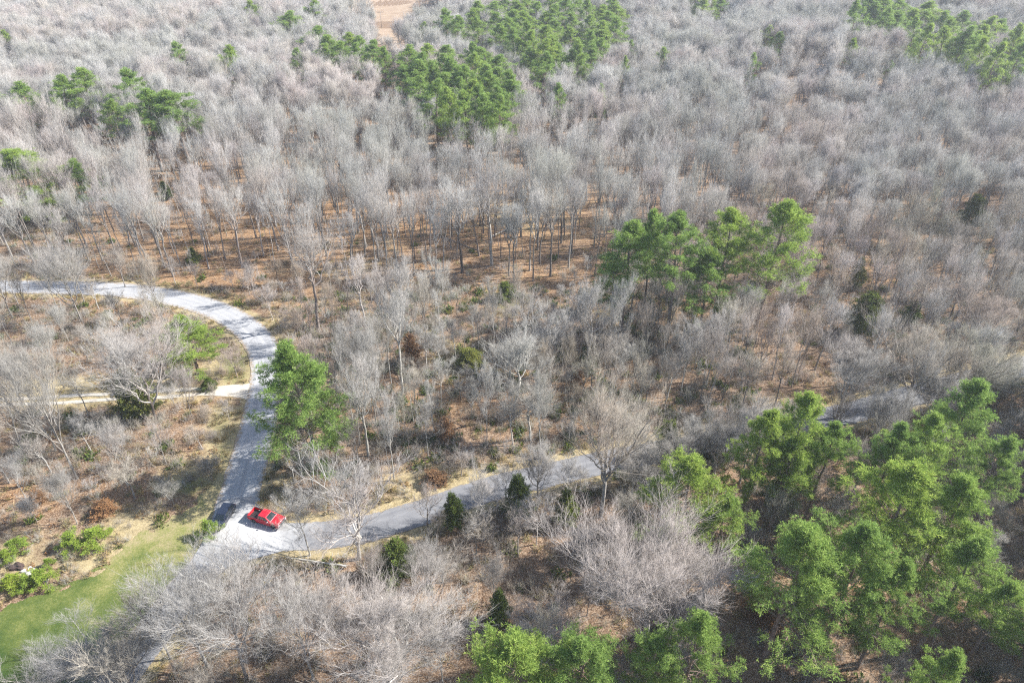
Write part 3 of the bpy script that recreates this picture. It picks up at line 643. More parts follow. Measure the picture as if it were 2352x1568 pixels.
for tx, ty, w, lab in ((970, 50, 36, 'dark pointed pine standing over the right side of the clearing'), (1048, 195, 50, 'bright pine at the front of the stand right of the clearing'), (1105, 225, 46, 'last pale green pine below the stand right of the clearing'), (1285, 192, 48, 'lone pine in front of the top middle stand'), (1385, 192, 34, 'small thin pine right of the lone one below the top middle stand'), (1530, 108, 54, 'lone pine in the bare woods right of the top middle stand'), (1455, 92, 34, 'small pine at the right rim of the top middle stand'), (1440, 128, 32, 'small pale pine below the right rim of the top middle stand'), (1732, 120, 34, 'small bright pine left of the shaded forest edge')):
    top_tree('pine_tree', 'farpine', int(tx), tx, ty, 23, w, lab, 'pine tree', 'single pines of the far woods')
stand([(990, 30), (1060, 10), (1160, -20), (1420, -30), (1440, 30), (1420, 60), (1400, 85), (1360, 110), (1290, 125), (1230, 130), (1200, 95), (1150, 55), (1080, 45)], 48, 25, 31, 42, 60, 'pine in the large top middle stand,', 'pines of the top middle stand')
stand([(1560, -30), (1700, -30), (1700, -5), (1600, 5)], 5, 22, 25, 38, 46, 'pine in the small top edge stand,', 'pines of the top edge')
stand([(1965, -15), (2060, -20), (2180, 15), (2352, 45), (2420, 60), (2420, 105), (2330, 100), (2240, 92), (2150, 62), (2060, 35), (1980, 15)], 30, 27, 32, 44, 58, 'bluish green pine in the far top right stand,', 'pines of the top right stand')
for i, (tx, ty, w, h) in enumerate([(1765, 58, 46, 22), (1790, 72, 44, 20), (1962, 88, 40, 20), (2048, 140, 36, 14), (1990, 110, 36, 16), (2110, 80, 36, 20)]):
    top_tree('pine_tree', 'farpine', i, tx, ty, h, w, ['shaded blue-green pine at the left of the dark forest edge, rear one', 'shaded blue-green pine at the left of the dark forest edge, front one', 'shaded pine in the middle of the dark forest edge', 'small green pine at the right end of the dark forest edge', 'shaded pine near the right end of the dark forest edge', 'pale pine between the dark forest edge and the top right stand'][i], 'pine tree', 'pines of the dark forest edge')
# cedars and young pines
for i, (tx, ty, h, w, key, lab) in enumerate([
    (2008, 668, 11, 92, 'ovalcedar', 'dark green oval cedar standing alone among grey trees at the right'), (2250, 442, 11, 66, 'ovalcedar', 'dark bushy cedar in the shaded right-hand woods'),
    (1188, 1088, 9, 80, 'cedar', 'pointed cedar right of the road with yellow-green sunny side'), (1303, 1122, 8, 62, 'cedar', 'smaller pointed cedar right of the first one by the road'),
    (1036, 1130, 7, 62, 'cedar', 'shaded cedar at the road edge left of the pointed one'), (912, 1240, 7, 105, 'ovalcedar', 'broad bright green cedar at the near road edge'),
    (1147, 1352, 8, 62, 'cedar', 'dark cedar in the shaded thicket above the bottom pines'), (1545, 966, 8, 78, 'ovalcedar', 'dark cedar at the far end of the asphalt by the pines'),
    (276, 844, 12, 92, 'ycedar', 'yellow-green cedar beside the dirt track'), (1982, 588, 9, 36, 'ycedar', 'thin yellowish cedar in the right-hand woods'),
    (437, 566, 5, 32, 'cedar', 'small cedar on the orange leaves beyond the bend'), (1160, 645, 5, 58, 'ovalcedar', 'pale green bush below the tall straight trunks in the middle'),
    (372, 415, 6, 34, 'cedar', 'small cedar deep among the trunks of the left woods'), (1075, 800, 5, 70, 'ycedar', 'grey-green bush in the hollow below the white-limbed trees'),
    (475, 865, 3, 34, 'cedar', 'low cedar at the grass corner where the track meets the road'), (2105, 690, 6, 44, 'cedar', 'small cedar right of the lone oval one'),
    (1640, 1005, 5, 70, 'ovalcedar', 'dark round bush at the far roadside left of the pines'), (1810, 1085, 7, 90, 'ovalcedar', 'olive bush below the trio of pines')]):
    top_tree('cedar_tree', key, i, tx, ty, h, w, lab, 'cedar', 'cedars scattered through the woods')
for i, (tx, ty, h, w, lab) in enumerate([
    (152, 1228, 3.0, 56, 'bright young pine, left one of the pair above the mown verge'), (208, 1216, 3.2, 64, 'bright young pine, right one of the pair above the mown verge'),
    (28, 1238, 3.2, 46, 'young pine at the left edge above the white rocks'), (2, 1262, 3.0, 40, 'young pine cut by the left edge'), (14, 1322, 3.0, 50, 'young pine cut by the left edge below the white rocks'),
    (52, 1322, 2.6, 44, 'young pine just left of the lowest bright one near the verge'), (85, 1312, 3.0, 56, 'lowest bright young pine near the verge'), (105, 1282, 1.8, 26, 'tiny young pine right of the white rocks'),
    (474, 1196, 3.4, 50, 'young pine in front of the dark car at the junction')]):
    top_tree('young_pine', 'youngpine', i, tx, ty, h, w, lab, 'young pine', 'young pines at the lower left')
for i, (tx, ty, h, w, lab) in enumerate([
    (940, 765, 8, 48, 'orange-brown leafy sapling by the tall pale sycamore'), (1022, 962, 5, 56, 'rusty leafy sapling in the hollow above the road'), (1770, 1362, 6, 95, 'rust-brown leafy tree in the dark left of the huge pines'),
    (75, 1125, 2.5, 46, 'low rusty bush at the left edge woods'), (235, 1150, 2.5, 60, 'low rusty bush above the mown verge'), (1330, 850, 4, 36, 'small brown-leaved sapling among the white-limbed trees'), (1000, 1085, 2.5, 60, 'low orange bush at the far edge of the asphalt')]):
    top_tree('withered_sapling', 'browncrown', i, tx, ty, h, w, lab, 'sapling', 'trees still holding brown leaves')

# ------------------------------------------------------------------ bare trees one can point to
HERO = [
 (1480, 1470, 1138, 410, 'round', 0, 'big rounded bare tree with dense pale twigs at the lower right centre'),
 (825, 1282, 1015, 300, 'spread', 0, 'white-limbed spreading sycamore beside the asphalt near the red truck'),
 (360, 972, 735, 250, 'vase', 0, 'wide fan-shaped bare tree beside the yellow-green cedar'),
 (178, 1098, 745, 200, 'vase', 1, 'tall fan-shaped bare tree left of the dirt track'),
 (925, 902, 600, 115, 'syc', 1, 'tall slender white sycamore behind the orange sapling'),
 (1380, 1185, 868, 200, 'dark', 0, 'dark-trunked tree with tan rounded crown beyond the road'),
 (567, 1556, 1238, 330, 'vase', 2, 'many-stemmed grey tree at the bottom below the junction'),
 (478, 1530, 1262, 260, 'vase', 0, 'grey tree leaning over the grass verge below the junction'),
 (265, 1560, 1398, 270, 'round', 1, 'low bare tree over the bottom end of the mown verge'),
 (905, 1570, 1305, 350, 'round', 2, 'broad fluffy-crowned tree left of the bottom-edge yellow-green pine'),
 (720, 1560, 1300, 240, 'vase', 1, 'tangled grey tree between the two big bottom trees'),
 (1255, 1475, 1372, 185, 'round', 0, 'low fan-shaped bare tree directly above the yellow-green pine'),
 (1112, 1240, 1075, 120, 'thin', 0, 'thin white tree standing before the road left of the pointed cedar'),
 (712, 1275, 1110, 120, 'thin', 1, 'thin sapling just in front of the red truck'),
 (1347, 862, 638, 120, 'syc', 2, 'white-stemmed tree with arching limbs in the middle hollow'),
 (1264, 886, 694, 120, 'syc', 0, 'white-stemmed tree left of the arching one in the middle hollow'),
 (1411, 860, 622, 70, 'thin', 2, 'slim white stem right of the arching tree in the middle hollow'),
 (1180, 960, 735, 170, 'syc', 1, 'bent white-limbed tree at the centre of the hollow'),
 (1217, 1010, 866, 130, 'syc', 2, 'crooked white tree with bent top below the centre of the hollow'),
 (864, 970, 706, 130, 'vase', 2, 'fan-shaped pale tree right of the lone pine'),
 (1010, 756, 566, 66, 'thin', 3, 'narrow grey tree with feathery crown above the hollow'),
 (846, 1046, 806, 110, 'syc', 0, 'leaning pale tree close behind the lone pine'),
 (1062, 626, 395, 120, 'stem', 0, 'tall forked tree with dark trunk in the open leafy wood'),
 (1130, 610, 372, 120, 'stem', 1, 'tall straight dark trunk right of the forked one'),
 (1264, 634, 400, 95, 'stem', 2, 'dark crooked-limbed tree right of the straight trunks'),
 (1921, 960, 770, 180, 'round', 1, 'pale rounded crown at the far roadside before the dark oval cedar'),
 (2068, 960, 738, 190, 'dark', 1, 'dark-trunked tree on the near verge of the right-hand road'),
 (2188, 945, 742, 210, 'dark', 0, 'thick dark limbs leaning over the right-hand road'),
 (2245, 866, 672, 190, 'dark', 1, 'large grey crown at the end of the right-hand road'),
 (1701, 906, 798, 115, 'medium', 0, 'small round grey tree left of the dark thicket gap'),
 (1665, 836, 672, 105, 'medium', 1, 'vase-shaped grey tree below the tall pines'),
 (187, 738, 540, 130, 'vase', 0, 'pale fan-shaped tree in front of the left road'),
 (288, 660, 556, 75, 'medium', 2, 'small round tree against the left road'),
 (377, 740, 564, 75, 'medium', 3, 'thin tree crossing the road where the bend begins'),
 (733, 760, 505, 130, 'stem', 3, 'double-trunked tall tree just outside the road bend'),
 (57, 1040, 850, 95, 'slender', 0, 'thin grey tree below the dirt track at the left edge'),
 (212, 1042, 948, 70, 'thin', 1, 'small white-stemmed tree below the yellow-green cedar'),
 (1900, 1232, 1100, 120, 'medium', 4, 'small purple-grey tree left of the huge lower right pines'),
 (1755, 1250, 1105, 100, 'medium', 0, 'dark small tree between the bushy pine and the purple-grey one'),
 (1232, 1250, 1128, 100, 'thin', 2, 'pinkish thin tree between the two pointed cedars'),
 (1017, 1335, 1240, 120, 'medium', 1, 'small bare tree in the shade right of the broad green cedar'),
 (1420, 1350, 1255, 90, 'medium', 2, 'small grey tree left of the big rounded one'),
 (392, 1512, 1316, 170, 'medium', 3, 'grey tree between the verge and the hidden bottom end of the road'),
 (150, 1600, 1450, 190, 'vase', 2, 'bare tree in the bottom left over the shaded grass'),
 (330, 1620, 1420, 200, 'medium', 4, 'bare tree at the bottom edge over the end of the road'),
 (1300, 1165, 1045, 110, 'thin', 0, 'small bare tree before the road right of the smaller pointed cedar'),
 (1452, 1135, 1010, 120, 'round', 3, 'bare tree hiding the road right of the dark trunk'),
 (1535, 1112, 980, 130, 'round', 4, 'purplish bare tree hiding the road by the dark round cedar'),
 (1640, 1092, 945, 140, 'round', 5, 'broad bare thicket tree hiding the road left of the pine trio'),
 (2000, 1035, 880, 110, 'round', 0, 'bare tree between the pine trio and the far road'),
 (2120, 1000, 850, 120, 'round', 1, 'bare tree before the far road above the dark pine'),
 (1235, 1140, 1020, 100, 'round', 2, 'small bare tree before the asphalt between the cedars'),
 (1585, 1075, 955, 110, 'round', 1, 'low bare crown hiding the road between the dark cedar and the broad thicket tree'),
 (1720, 1062, 915, 110, 'round', 2, 'bare crown at the left foot of the pine trio by the road'),
 (2240, 950, 800, 130, 'round', 0, 'bare crown before the far right road above the tall rounded pine'),
 (985, 1222, 1120, 90, 'slender', 0, 'slim bare tree on the near road edge left of the shaded cedar'),
 (30, 730, 560, 120, 'vase', 1, 'fan-shaped tree cut by the left edge in front of the road'),
]
HNAMES = 'bare trees that stand out'
N_GREEN = len(placed)
for bx, by, ty, w, key, vi, lab in HERO:
    p, h = tree_between(bx, by, ty, w if w > 100 else 0); W = metres(w, p, h * .7)
    lean = (random.uniform(-.03, .03), random.uniform(-.04, .04))
    put('bare_tree', key, vi, p, h, W, lab, 'bare tree', HNAMES, lean=lean, limbs=True); placed.append((p[0], p[1], W / 2 * 0.8, h))

# ------------------------------------------------------------------ the rest of the wood
keep_clear = []      # (ground point, how surely it shows in the photograph)
def keep(pts, prob, h=0.0):
    for a, b in pts:
        q = at(a, b); keep_clear.append((q[0], q[1], q[2] + h, prob))
keep([(390 + i * 12, 684 + i * 2.4) for i in range(6)] + [(480, 706), (510, 718), (540, 735), (565, 752), (585, 775), (600, 800), (612, 830), (613, 860), (608, 900), (603, 930)], .97)
keep([(594 - i * 4, 970 + i * 17) for i in range(12)] + [(570 - i * 4, 960 + i * 17) for i in range(12)], .97)
keep([(615, 1190), (590, 1185), (640, 1200), (511, 1170), (560, 1215), (600, 1225), (520, 1160), (660, 1225), (560, 1240)], .97, 0.8)
keep([(480 - i * 22, 1130 + i * 15) for i in range(14)] + [(450 - i * 24, 1200 + i * 20) for i in range(12)] + [(80, 1420), (40, 1470), (120, 1400), (60, 1540), (120, 1500)], .95)
keep([(700 + i * 40, 1228 - i * 10) for i in range(9)] + [(1050, 1140), (1090, 1130)], .5)
keep([(2130, 900), (2180, 885), (2300, 850)], .4)
keep([(40 + i * 50, 661) for i in range(8)], .45); keep([(30 + i * 60, 915 - i * 2) for i in range(9)], .6); keep([(30 + i * 60, 885) for i in range(8)], .45)
keep([(560, 830), (545, 850), (530, 790), (500, 760), (520, 880)], .7); keep([(500, 940), (510, 980), (480, 1020), (490, 1060), (450, 1080), (470, 960)], .7)
keep([(440 + i * 45, 600 + (i % 3) * 14) for i in range(6)] + [(660 + i * 60, 560 + (i % 4) * 22) for i in range(13)] + [(560 + i * 60, 480 + (i % 3) * 25) for i in range(14)], .3)
keep([(868 + (i % 5) * 13 + (14 if i > 20 else 0), 4 + i * 6) for i in range(31)] + [(800 + i * 16, 6 + (i % 3) * 7) for i in range(9)], .98)
keep([(150, 1235), (210, 1225), (40, 1320), (90, 1330), (60, 1250), (20, 1220), (120, 1190), (200, 1180), (300, 1170), (70, 1370)], .85)
keep([(1780, 148), (1830, 155), (1880, 158), (1930, 158), (1980, 160)], .9, 2.0)
keep([(1500, 600), (1560, 640), (1620, 690), (1700, 660), (1780, 700), (1450, 660)], .6, 3.0)
keep([(1062, 610), (1130, 595), (1264, 615), (733, 735), (1062, 560), (1130, 545)], .95); keep([(1010 + i * 45, 625 + (i % 3) * 28) for i in range(10)], .75)
KC = np.array(keep_clear)
# evergreens already placed must stay in view as well
for x, y, r_, h in placed[:N_GREEN]:
    for f_ in (.5, .8): KC = np.vstack([KC, [x, y, float(terrain(x, y)) + h * f_, .95 if f_ > .6 else .75]])
def hides(x, y, r_, h):
    cx, cy, cz = 0.0, 0.0, CAM_H
    z0 = terrain(x, y); dz = CAM_H - KC[:, 2]
    ta = np.clip((z0 + 0.38 * h - KC[:, 2]) / dz, 0, 1); tb = np.clip((z0 + h - KC[:, 2]) / dz, 0, 1)
    dx, dy = -KC[:, 0], -KC[:, 1]; l2 = dx * dx + dy * dy
    t = np.clip(((x - KC[:, 0]) * dx + (y - KC[:, 1]) * dy) / l2, ta, tb)
    d = np.hypot(KC[:, 0] + dx * t - x, KC[:, 1] + dy * t - y)
    blk = (d < r_) & (tb > ta + 1e-6)
    return blk.any() and random.random() < KC[blk, 3].max()
SUNNY = np.array([[*at(a, b)[:3]] for a, b in [(600, 1185), (625, 1200), (580, 1180), (600, 1230), (560, 1240), (640, 1235), (700, 1228), 
                   (420, 1190), (380, 1220), (330, 1250), (280, 1290), (240, 1330), (470, 1160), (150, 1230), (210, 1220), (60, 1330), (900, 30), (890, 60), (900, 90), (880, 15), (840, 10), (820, 5), (910, 45)]])
def shades(x, y, r_, h):
    """Would a tree here keep the sun off the ground that lies sunlit in the photograph?"""
    z0 = float(terrain(x, y)); sx, sy, sz = SUN_V
    ta = np.maximum((z0 + .3 * h - SUNNY[:, 2]) / sz, 0); tb = np.maximum((z0 + h - SUNNY[:, 2]) / sz, 0)
    t = np.clip(((x - SUNNY[:, 0]) * sx + (y - SUNNY[:, 1]) * sy) / (sx * sx + sy * sy), ta, tb)
    d = np.hypot(SUNNY[:, 0] + sx * t - x, SUNNY[:, 1] + sy * t - y)
    return ((d < r_) & (tb > ta)).any()
cells = {}
def crowd(x, y, gap):
    k = 8.0; i, j = int(x // k), int(y // k)
    for a in (-1, 0, 1):
        for b in (-1, 0, 1):
            for (u, v, g) in cells.get((i + a, j + b), ()):
                if (u - x) ** 2 + (v - y) ** 2 < (min(gap, g) if True else gap) ** 2: return True
    return False
def note(x, y, gap):
    cells.setdefault((int(x // 8), int(y // 8)), []).append((x, y, gap))
for x, y, r_, h in placed: note(x, y, min(5.0, max(2.0, r_ * 0.9)))
def wood_kind(px, py):
    """What grows where, by the foot of the tree in the photograph: gap between trees, heights, widths, kinds."""
    if py < 650 and not (px > 1650 and py > 560):
        if 895 < px < 1030 and py < 110: return 5.0, (4, 7), (4, 6), ('medium',)
        if py < 330: return 4.3, (20, 27), (7.0, 10.5), ('forest',)
        if py > 360 and px < 1700: return 3.7, (19, 28), (5.0, 9.0), ('stem', 'stem', 'stem', 'pole')
        return 4.3, (17, 25), (5.5, 9.0), ('stem', 'stem', 'forest')
    if px < 480 and py < 1170: return 5.0, (8, 15), (4.5, 8.0), ('slender', 'slender', 'vase')
    if px < 700 and py >= 1170: return 6.0, (9, 14), (5, 8), ('vase', 'medium')
    if 480 <= px < 700: return 4.2, (5, 11), (3, 5.5), ('thin', 'medium')
    if 560 < px < 1450 and py < 800: return (3.6, (4, 10), (2.8, 4.8), ('slender', 'thin')) if random.random() < .68 else (3.6, (13, 21), (4.5, 7), ('stem', 'pole', 'slender'))
    if px < 1700 and py < 1120: return 3.3, (9, 20), (3.8, 6.8), ('slender', 'thin', 'slender', 'syc', 'slender')
    if px >= 1650 and py < 1000: return 3.9, (14, 22), (4.8, 7.5), ('slender', 'stem', 'stem', 'slender')
    if py >= 1120 and px < 1250: return 4.6, (7, 14), (4.5, 7.5), ('slender', 'vase', 'thin')
    return 5.5, (6, 13), (4, 7), ('slender', 'dark', 'thin')
free = []
road_ok = lambda x, y: seg_dist(np.array([x]), np.array([y]), CURVE[::3])[0] > CURVE_W / 2 + 1.6 and seg_dist(np.array([x]), np.array([y]), MAIN[::3])[0] > MAIN_W / 2 + 1.4
N_TRY = 42000
cand_y = 20 + (620 - 20) * rng.random(N_TRY) ** 0.62; cand_s = rng.random(N_TRY)
for cy_, s_ in zip(cand_y, cand_s):
    half = 62 + cy_ * 0.78; cx_ = -half - 5 + (2 * half + 45) * s_
    z_ = float(terrain(cx_, cy_)); px, py, dep = proj(cx_, cy_, z_)
    gap, hs, ws, kinds = wood_kind(px, py)
    if crowd(cx_, cy_, gap): continue
    if cy_ < 190 and not road_ok(cx_, cy_): continue
    if inside(np.array([cx_]), np.array([cy_]), VERGE)[0] or inside(np.array([cx_]), np.array([cy_]), CLEAR)[0]: continue
    if cy_ < 120 and seg_dist(np.array([cx_]), np.array([cy_]), TRACK[::3])[0] < 2.6: continue
    h = random.uniform(*hs); W = random.uniform(*ws); kd = random.choice(kinds)
    if kd == 'pole': h *= .75; W *= .5
    if hides(cx_, cy_, W / 2 * 0.85, h) or shades(cx_, cy_, W / 2, h):
        h *= 0.5; W *= 0.6
        if h > 9 or hides(cx_, cy_, W / 2 * 0.85, h) or shades(cx_, cy_, W / 2, h): continue
    note(cx_, cy_, gap); free.append((cx_, cy_, z_, h, W, kd, px, py, dep))
def seen(t):
    x, y, z, h, W, k, px, py, dep = t
    top = proj(x, y, z + h)[1]
    return -40 < px < PW + 40 and top < PH - 40 and py > -20
near = sorted([t for t in free if seen(t)], key=lambda t: -(t[3] * FPX / t[8]))
N_IND = 300 - len(HERO)
def which(px, py, h, k):
    size = 'slim pole-like bare tree' if k == 'pole' else ('tall bare hardwood' if h > 17 else ('bare tree' if h > 9.5 else 'small bare tree'))
    if py < 650:
        row = ', front rank of' if py > 560 else (', middle rank of' if py > 450 else ', rear of')
        if px >= 1650: return size + row + ' dense woods right of the tall pines', 'bare trees of the right woods'
        pl = ('left of the lone small cedar' if px < 400 else 'straight above the road bend' if px < 640 else 'above the lone pine' if px < 850 else
              'left of the tall forked trunk' if px < 1050 else 'by the broken pale log' if px < 1240 else 'left of the tall pine group' if px < 1420 else 'behind the tall pine group')
        return size + row + ' leafy wood, ' + pl, 'bare trees of the open leafy wood'
    if px < 560:
        if py >= 1170: return size + ' at the bottom left below the junction', 'bare trees of the near woods'
        return size + (' between the left road and the dirt track' if py < 900 else ' between the dirt track and the grass verge'), 'bare trees of the left woods'
    if px >= 1650 and py < 1000: return size + (' left of the lone oval cedar' if px < 1960 else ' right of the lone oval cedar'), 'bare trees of the right woods'
    if py < 1130: return size + ' in the hollow ' + ('just right of the curved road' if px < 860 else 'among the white-limbed trees' if px < 1400 else 'below the tall pine group'), 'bare trees of the brushy hollow'
    return size + (' in the thicket around the broad green cedar' if px < 1250 else ' in the dark wood under the big pines'), 'bare trees of the near woods'
for i, (x, y, z, h, W, k, px, py, dep) in enumerate(near[:N_IND]):
    lab, grp = which(px, py, h, k)
    put('bare_tree', k, i, (x, y, z), h, W, lab, 'bare tree', grp, lean=(random.uniform(-.04, .04), random.uniform(-.05, .05)))
ind = set(id(t) for t in near[:N_IND])
rest = [t for t in free if id(t) not in ind]

def scatter(name, pts, meshes, label, cat):
    """One object that repeats a few meshes at many points (what nobody could count)."""
    col = bpy.data.collections.new(name + '_kinds')
    for i, me in enumerate(meshes):
        o = bpy.data.objects.new('%s_kind.%03d' % (name, i), me); col.objects.link(o)
    me = bpy.data.meshes.new(name); me.vertices.add(len(pts))
    me.vertices.foreach_set('co', np.array([p[0] for p in pts], np.float32).ravel())
    for an, ty, ix, key in (('rot', 'FLOAT_VECTOR', 1, 'vector'), ('scl', 'FLOAT_VECTOR', 2, 'vector'), ('idx', 'INT', 3, 'value')):
        a = me.attributes.new(an, ty, 'POINT')
        a.data.foreach_set(key, np.array([p[ix] for p in pts], np.int32 if ty == 'INT' else np.float32).ravel())
    o = link(name, me)
    ng = bpy.data.node_groups.new(name, 'GeometryNodeTree')
    ng.interface.new_socket('Geometry', in_out='INPUT', socket_type='NodeSocketGeometry'); ng.interface.new_socket('Geometry', in_out='OUTPUT', socket_type='NodeSocketGeometry')
    gi = ng.nodes.new('NodeGroupInput'); go = ng.nodes.new('NodeGroupOutput'); ip = ng.nodes.new('GeometryNodeInstanceOnPoints'); ci = ng.nodes.new('GeometryNodeCollectionInfo')
    ci.inputs['Collection'].default_value = col; ci.inputs['Separate Children'].default_value = True; ci.inputs['Reset Children'].default_value = True
    ip.inputs['Pick Instance'].default_value = True
    def attr(nm, ty):
        n = ng.nodes.new('GeometryNodeInputNamedAttribute'); n.data_type = ty; n.inputs['Name'].default_value = nm; return n.outputs['Attribute']
    L = ng.links.new
    L(gi.outputs[0], ip.inputs['Points']); L(ci.outputs[0], ip.inputs['Instance']); L(attr('idx', 'INT'), ip.inputs['Instance Index'])
    L(attr('rot', 'FLOAT_VECTOR'), ip.inputs['Rotation']); L(attr('scl', 'FLOAT_VECTOR'), ip.inputs['Scale']); L(ip.outputs[0], go.inputs[0])
    md = o.modifiers.new('scatter', 'NODES'); md.node_group = ng
    return tag(o, label, cat, kind='stuff')
wk = [(k, i) for k in ('forest', 'stem', 'pole', 'slender', 'medium', 'thin', 'vase', 'syc', 'dark') for i in range(len(VAR[k]))]
wmesh = [VAR[k][i]['whole'] for k, i in wk]
pts = []
for n_, (x, y, z, h, W, k, px, py, dep) in enumerate(rest):
    i = n_ % len(VAR[k]); v = VAR[k][i]; s = W / v['W']
    pts.append(((x, y, z - 0.1), (random.uniform(-.04, .04), random.uniform(-.04, .04), random.uniform(0, 6.28)), (s, s, h / v['H']), wk.index((k, i))))
scatter('distant_woods', pts, wmesh, 'mass of bare grey trees filling the woods into the distance', 'woods')

VAR['bigpine_whole'] = []
for v in VAR['bigpine']:
    me = v['crown'].copy(); bm = bmesh.new(); bm.from_mesh(v['crown']); bm.from_mesh(v['trunk']); bm.to_mesh(me); bm.free(); VAR['bigpine_whole'].append(me)
ppts = []  # unseen pines, added right of the frame to shade the lower right
for k_ in range(85):
    a, b = random.uniform(2385, 3000), random.uniform(770, 2100); q = at(a, b)
    if road_ok(q[0], q[1]):
        s_ = random.uniform(.85, 1.1); ppts.append(((q[0], q[1], q[2] - .1), (0, 0, random.uniform(0, 6.28)), (s_, s_, s_), k_ % 3))
scatter('shade_pines', ppts, VAR['bigpine_whole'], 'unseen pines added beyond the right edge to cast shade', 'woods')

# undergrowth: bare brush, dry grass, leafy sprigs
def grow_brush(seed, n=26, h=1.9, r0=0.55, m1=6, m2=4):
    r = np.random.default_rng(seed); p = np.zeros((n, 3)); p[:, :2] = r.normal(size=(n, 2)) * r0
    d = unit(np.concatenate([r.normal(size=(n, 2)) * 0.45, np.ones((n, 1))], 1)); L = h * (0.5 + 0.7 * r.random(n)); s = np.linspace(0, 1, 4)
    P = p[:, None] + d[:, None] * (L[:, None] * s)[..., None] + np.cumsum(r.normal(size=(n, 4, 3)) * 0.07, axis=1); Rr = np.broadcast_to(0.016 * (1 - .7 * s), (n, 4))
    g = Geo(); g.add(*tubes(P, Rr, 3)); P2, R2 = children(P, Rr, m1, 0.2, 1, R(40), 0.4, 0.2, 3, r, 0.7, 0.008, 0.1); g.add(*tubes(P2, R2, 3))
    P3, R3 = children(P2, R2, m2, 0.1, 1, R(40), 0.6, 0.15, 2, r, 0.7, 0.006, 0.1, 0); g.add(*cones(P3[:, 0], P3[:, 1], R3[:, 0])); return g
brush = [grow_brush(70 + i).mesh('brush', [M_TANTWIG if i < 3 else M_TWIG]) for i in range(4)] + [grow_brush(90, 40, 1.2, 0.9, 5, 4).mesh('brush', [M_TANTWIG])]
def blades(seed, n, h, rad, mat, w=0.05):
    r = np.random.default_rng(seed); P = np.zeros((n, 3)); P[:, :2] = r.normal(size=(n, 2)) * rad
    V, F = tufts(P, np.tile(np.array([0, 0, 1.0]), (n, 1)), r, h * (0.6 + 0.8 * r.random(n)), 5, w, 0.9); return mesh_np('blades', V, [F], [mat])
grass_m = [blades(i, 14, 0.55, 0.35, M_DRYGRASS) for i in range(3)]; sprig_m = [blades(20 + i, 22, 0.4, 0.3, M_CEDAR, 0.14) for i in range(2)]; leafy_m = [blades(40 + i, 14, 0.3, 0.4, M_BROWNLEAF, 0.2) for i in range(2)]
pb, pg_, ps, pl = [], [], [], []
n_try = 26000
ys = 34 + (190 - 34) * rng.random(n_try) ** 0.8; xs_ = (rng.random(n_try) * 2 - 1) * (62 + ys * 0.72)
zs = terrain(xs_, ys); PX, PY, _ = proj(xs_, ys, zs)
dr = np.minimum(seg_dist(xs_, ys, CURVE[::2]), seg_dist(xs_, ys, MAIN[::2])); iv = inside(xs_, ys, VERGE); dt = seg_dist(xs_, ys, TRACK[::2])
dv = seg_dist(xs_, ys, VERGE)
jn = inside(PX, PY, [(470, 1140), (420, 1330), (480, 1340), (740, 1250), (640, 1180)])
for x, y, z, px, py, d, v, t_, j, e in zip(xs_, ys, zs, PX, PY, dr, iv, dt, jn, dv):
    if d < 3.7 or v or t_ < 2.2 or j: continue
    rot = (random.uniform(-.1, .1), random.uniform(-.1, .1), random.uniform(0, 6.28)); u = random.random()
    open_floor = 200 < px < 1400 and 360 < py < 660
    hollow = 640 < px < 1750 and 660 < py < 1100
    p_b = 0.05 if open_floor else (0.30 if hollow else 0.24)
    if d < 5.0: p_b *= 0.15
    if px < 480 and 840 < py < 940: p_b *= 0.1
    if px < 420 and 1150 < py < 1400: p_b = 0.35
    if u < p_b:
        s = random.uniform(0.5, 1.25) * (0.55 if (px < 420 and py > 1150) else 1.0)
        pb.append(((x, y, z - .05), rot, (s, s, s * random.uniform(.7, 1.3)), random.randrange(5)))
    if d < 7 or e < 2.5 or random.random() < (0.30 if not open_floor else 0.08):
        s = random.uniform(.6, 1.4); pg_.append(((x, y, z - .03), rot, (s, s, s), random.randrange(3)))
    if hollow and random.random() < 0.10 or random.random() < (0.004 if open_floor else 0.02):
        s = random.uniform(.7, 2.2); ps.append(((x, y, z), rot, (s, s, s), random.randrange(2)))
    if random.random() < 0.10:
        s = random.uniform(.5, 1.5); pl.append(((x, y, z), rot, (s, s, s * .7), random.randrange(2)))
scatter('undergrowth', pb, brush, 'leafless grey and brown brush growing under the trees', 'undergrowth')
scatter('dry_grass', pg_, grass_m, 'tufts of straw-coloured dry grass along the roads and through the wood', 'grass')
scatter('green_undergrowth', ps, sprig_m, 'low dark green leafy undergrowth in the hollow', 'undergrowth')
scatter('fallen_leaves', pl, leafy_m, 'heaps of brown fallen leaves on the forest floor', 'leaves')

# ------------------------------------------------------------------ vehicles
M_RED = paint('red_car_paint', (0.55, 0.008, 0.018), 0.28, 0.0, 0.8); M_NAVY = paint('dark_blue_car_paint', (0.012, 0.016, 0.03), 0.25, 0.0, 0.9)
M_GLASS = paint('tinted_glass', (0.015, 0.022, 0.026), 0.08, 0.0, 0.3); M_TYRE = paint('tyre_rubber', (0.018, 0.018, 0.019), 0.85); M_RIM = paint('alloy_rim', (0.5, 0.5, 0.52), 0.3, 0.9)
M_CHROME = paint('chrome', (0.75, 0.75, 0.76), 0.15, 1.0); M_BLACK = paint('black_plastic', (0.02, 0.02, 0.021), 0.6); M_LAMP = paint('headlamp_lens', (0.75, 0.76, 0.78), 0.1, 0.0, 0.5); M_TAIL = paint('tail_lamp', (0.35, 0.01, 0.01), 0.2)
def bm_mesh(name, bm, mat, smooth=False):
    bmesh.ops.recalc_face_normals(bm, faces=bm.faces); me = bpy.data.meshes.new(name); bm.to_mesh(me); bm.free(); me.materials.append(mat)
    if smooth:
        for p_ in me.polygons: p_.use_smooth = True
    return me
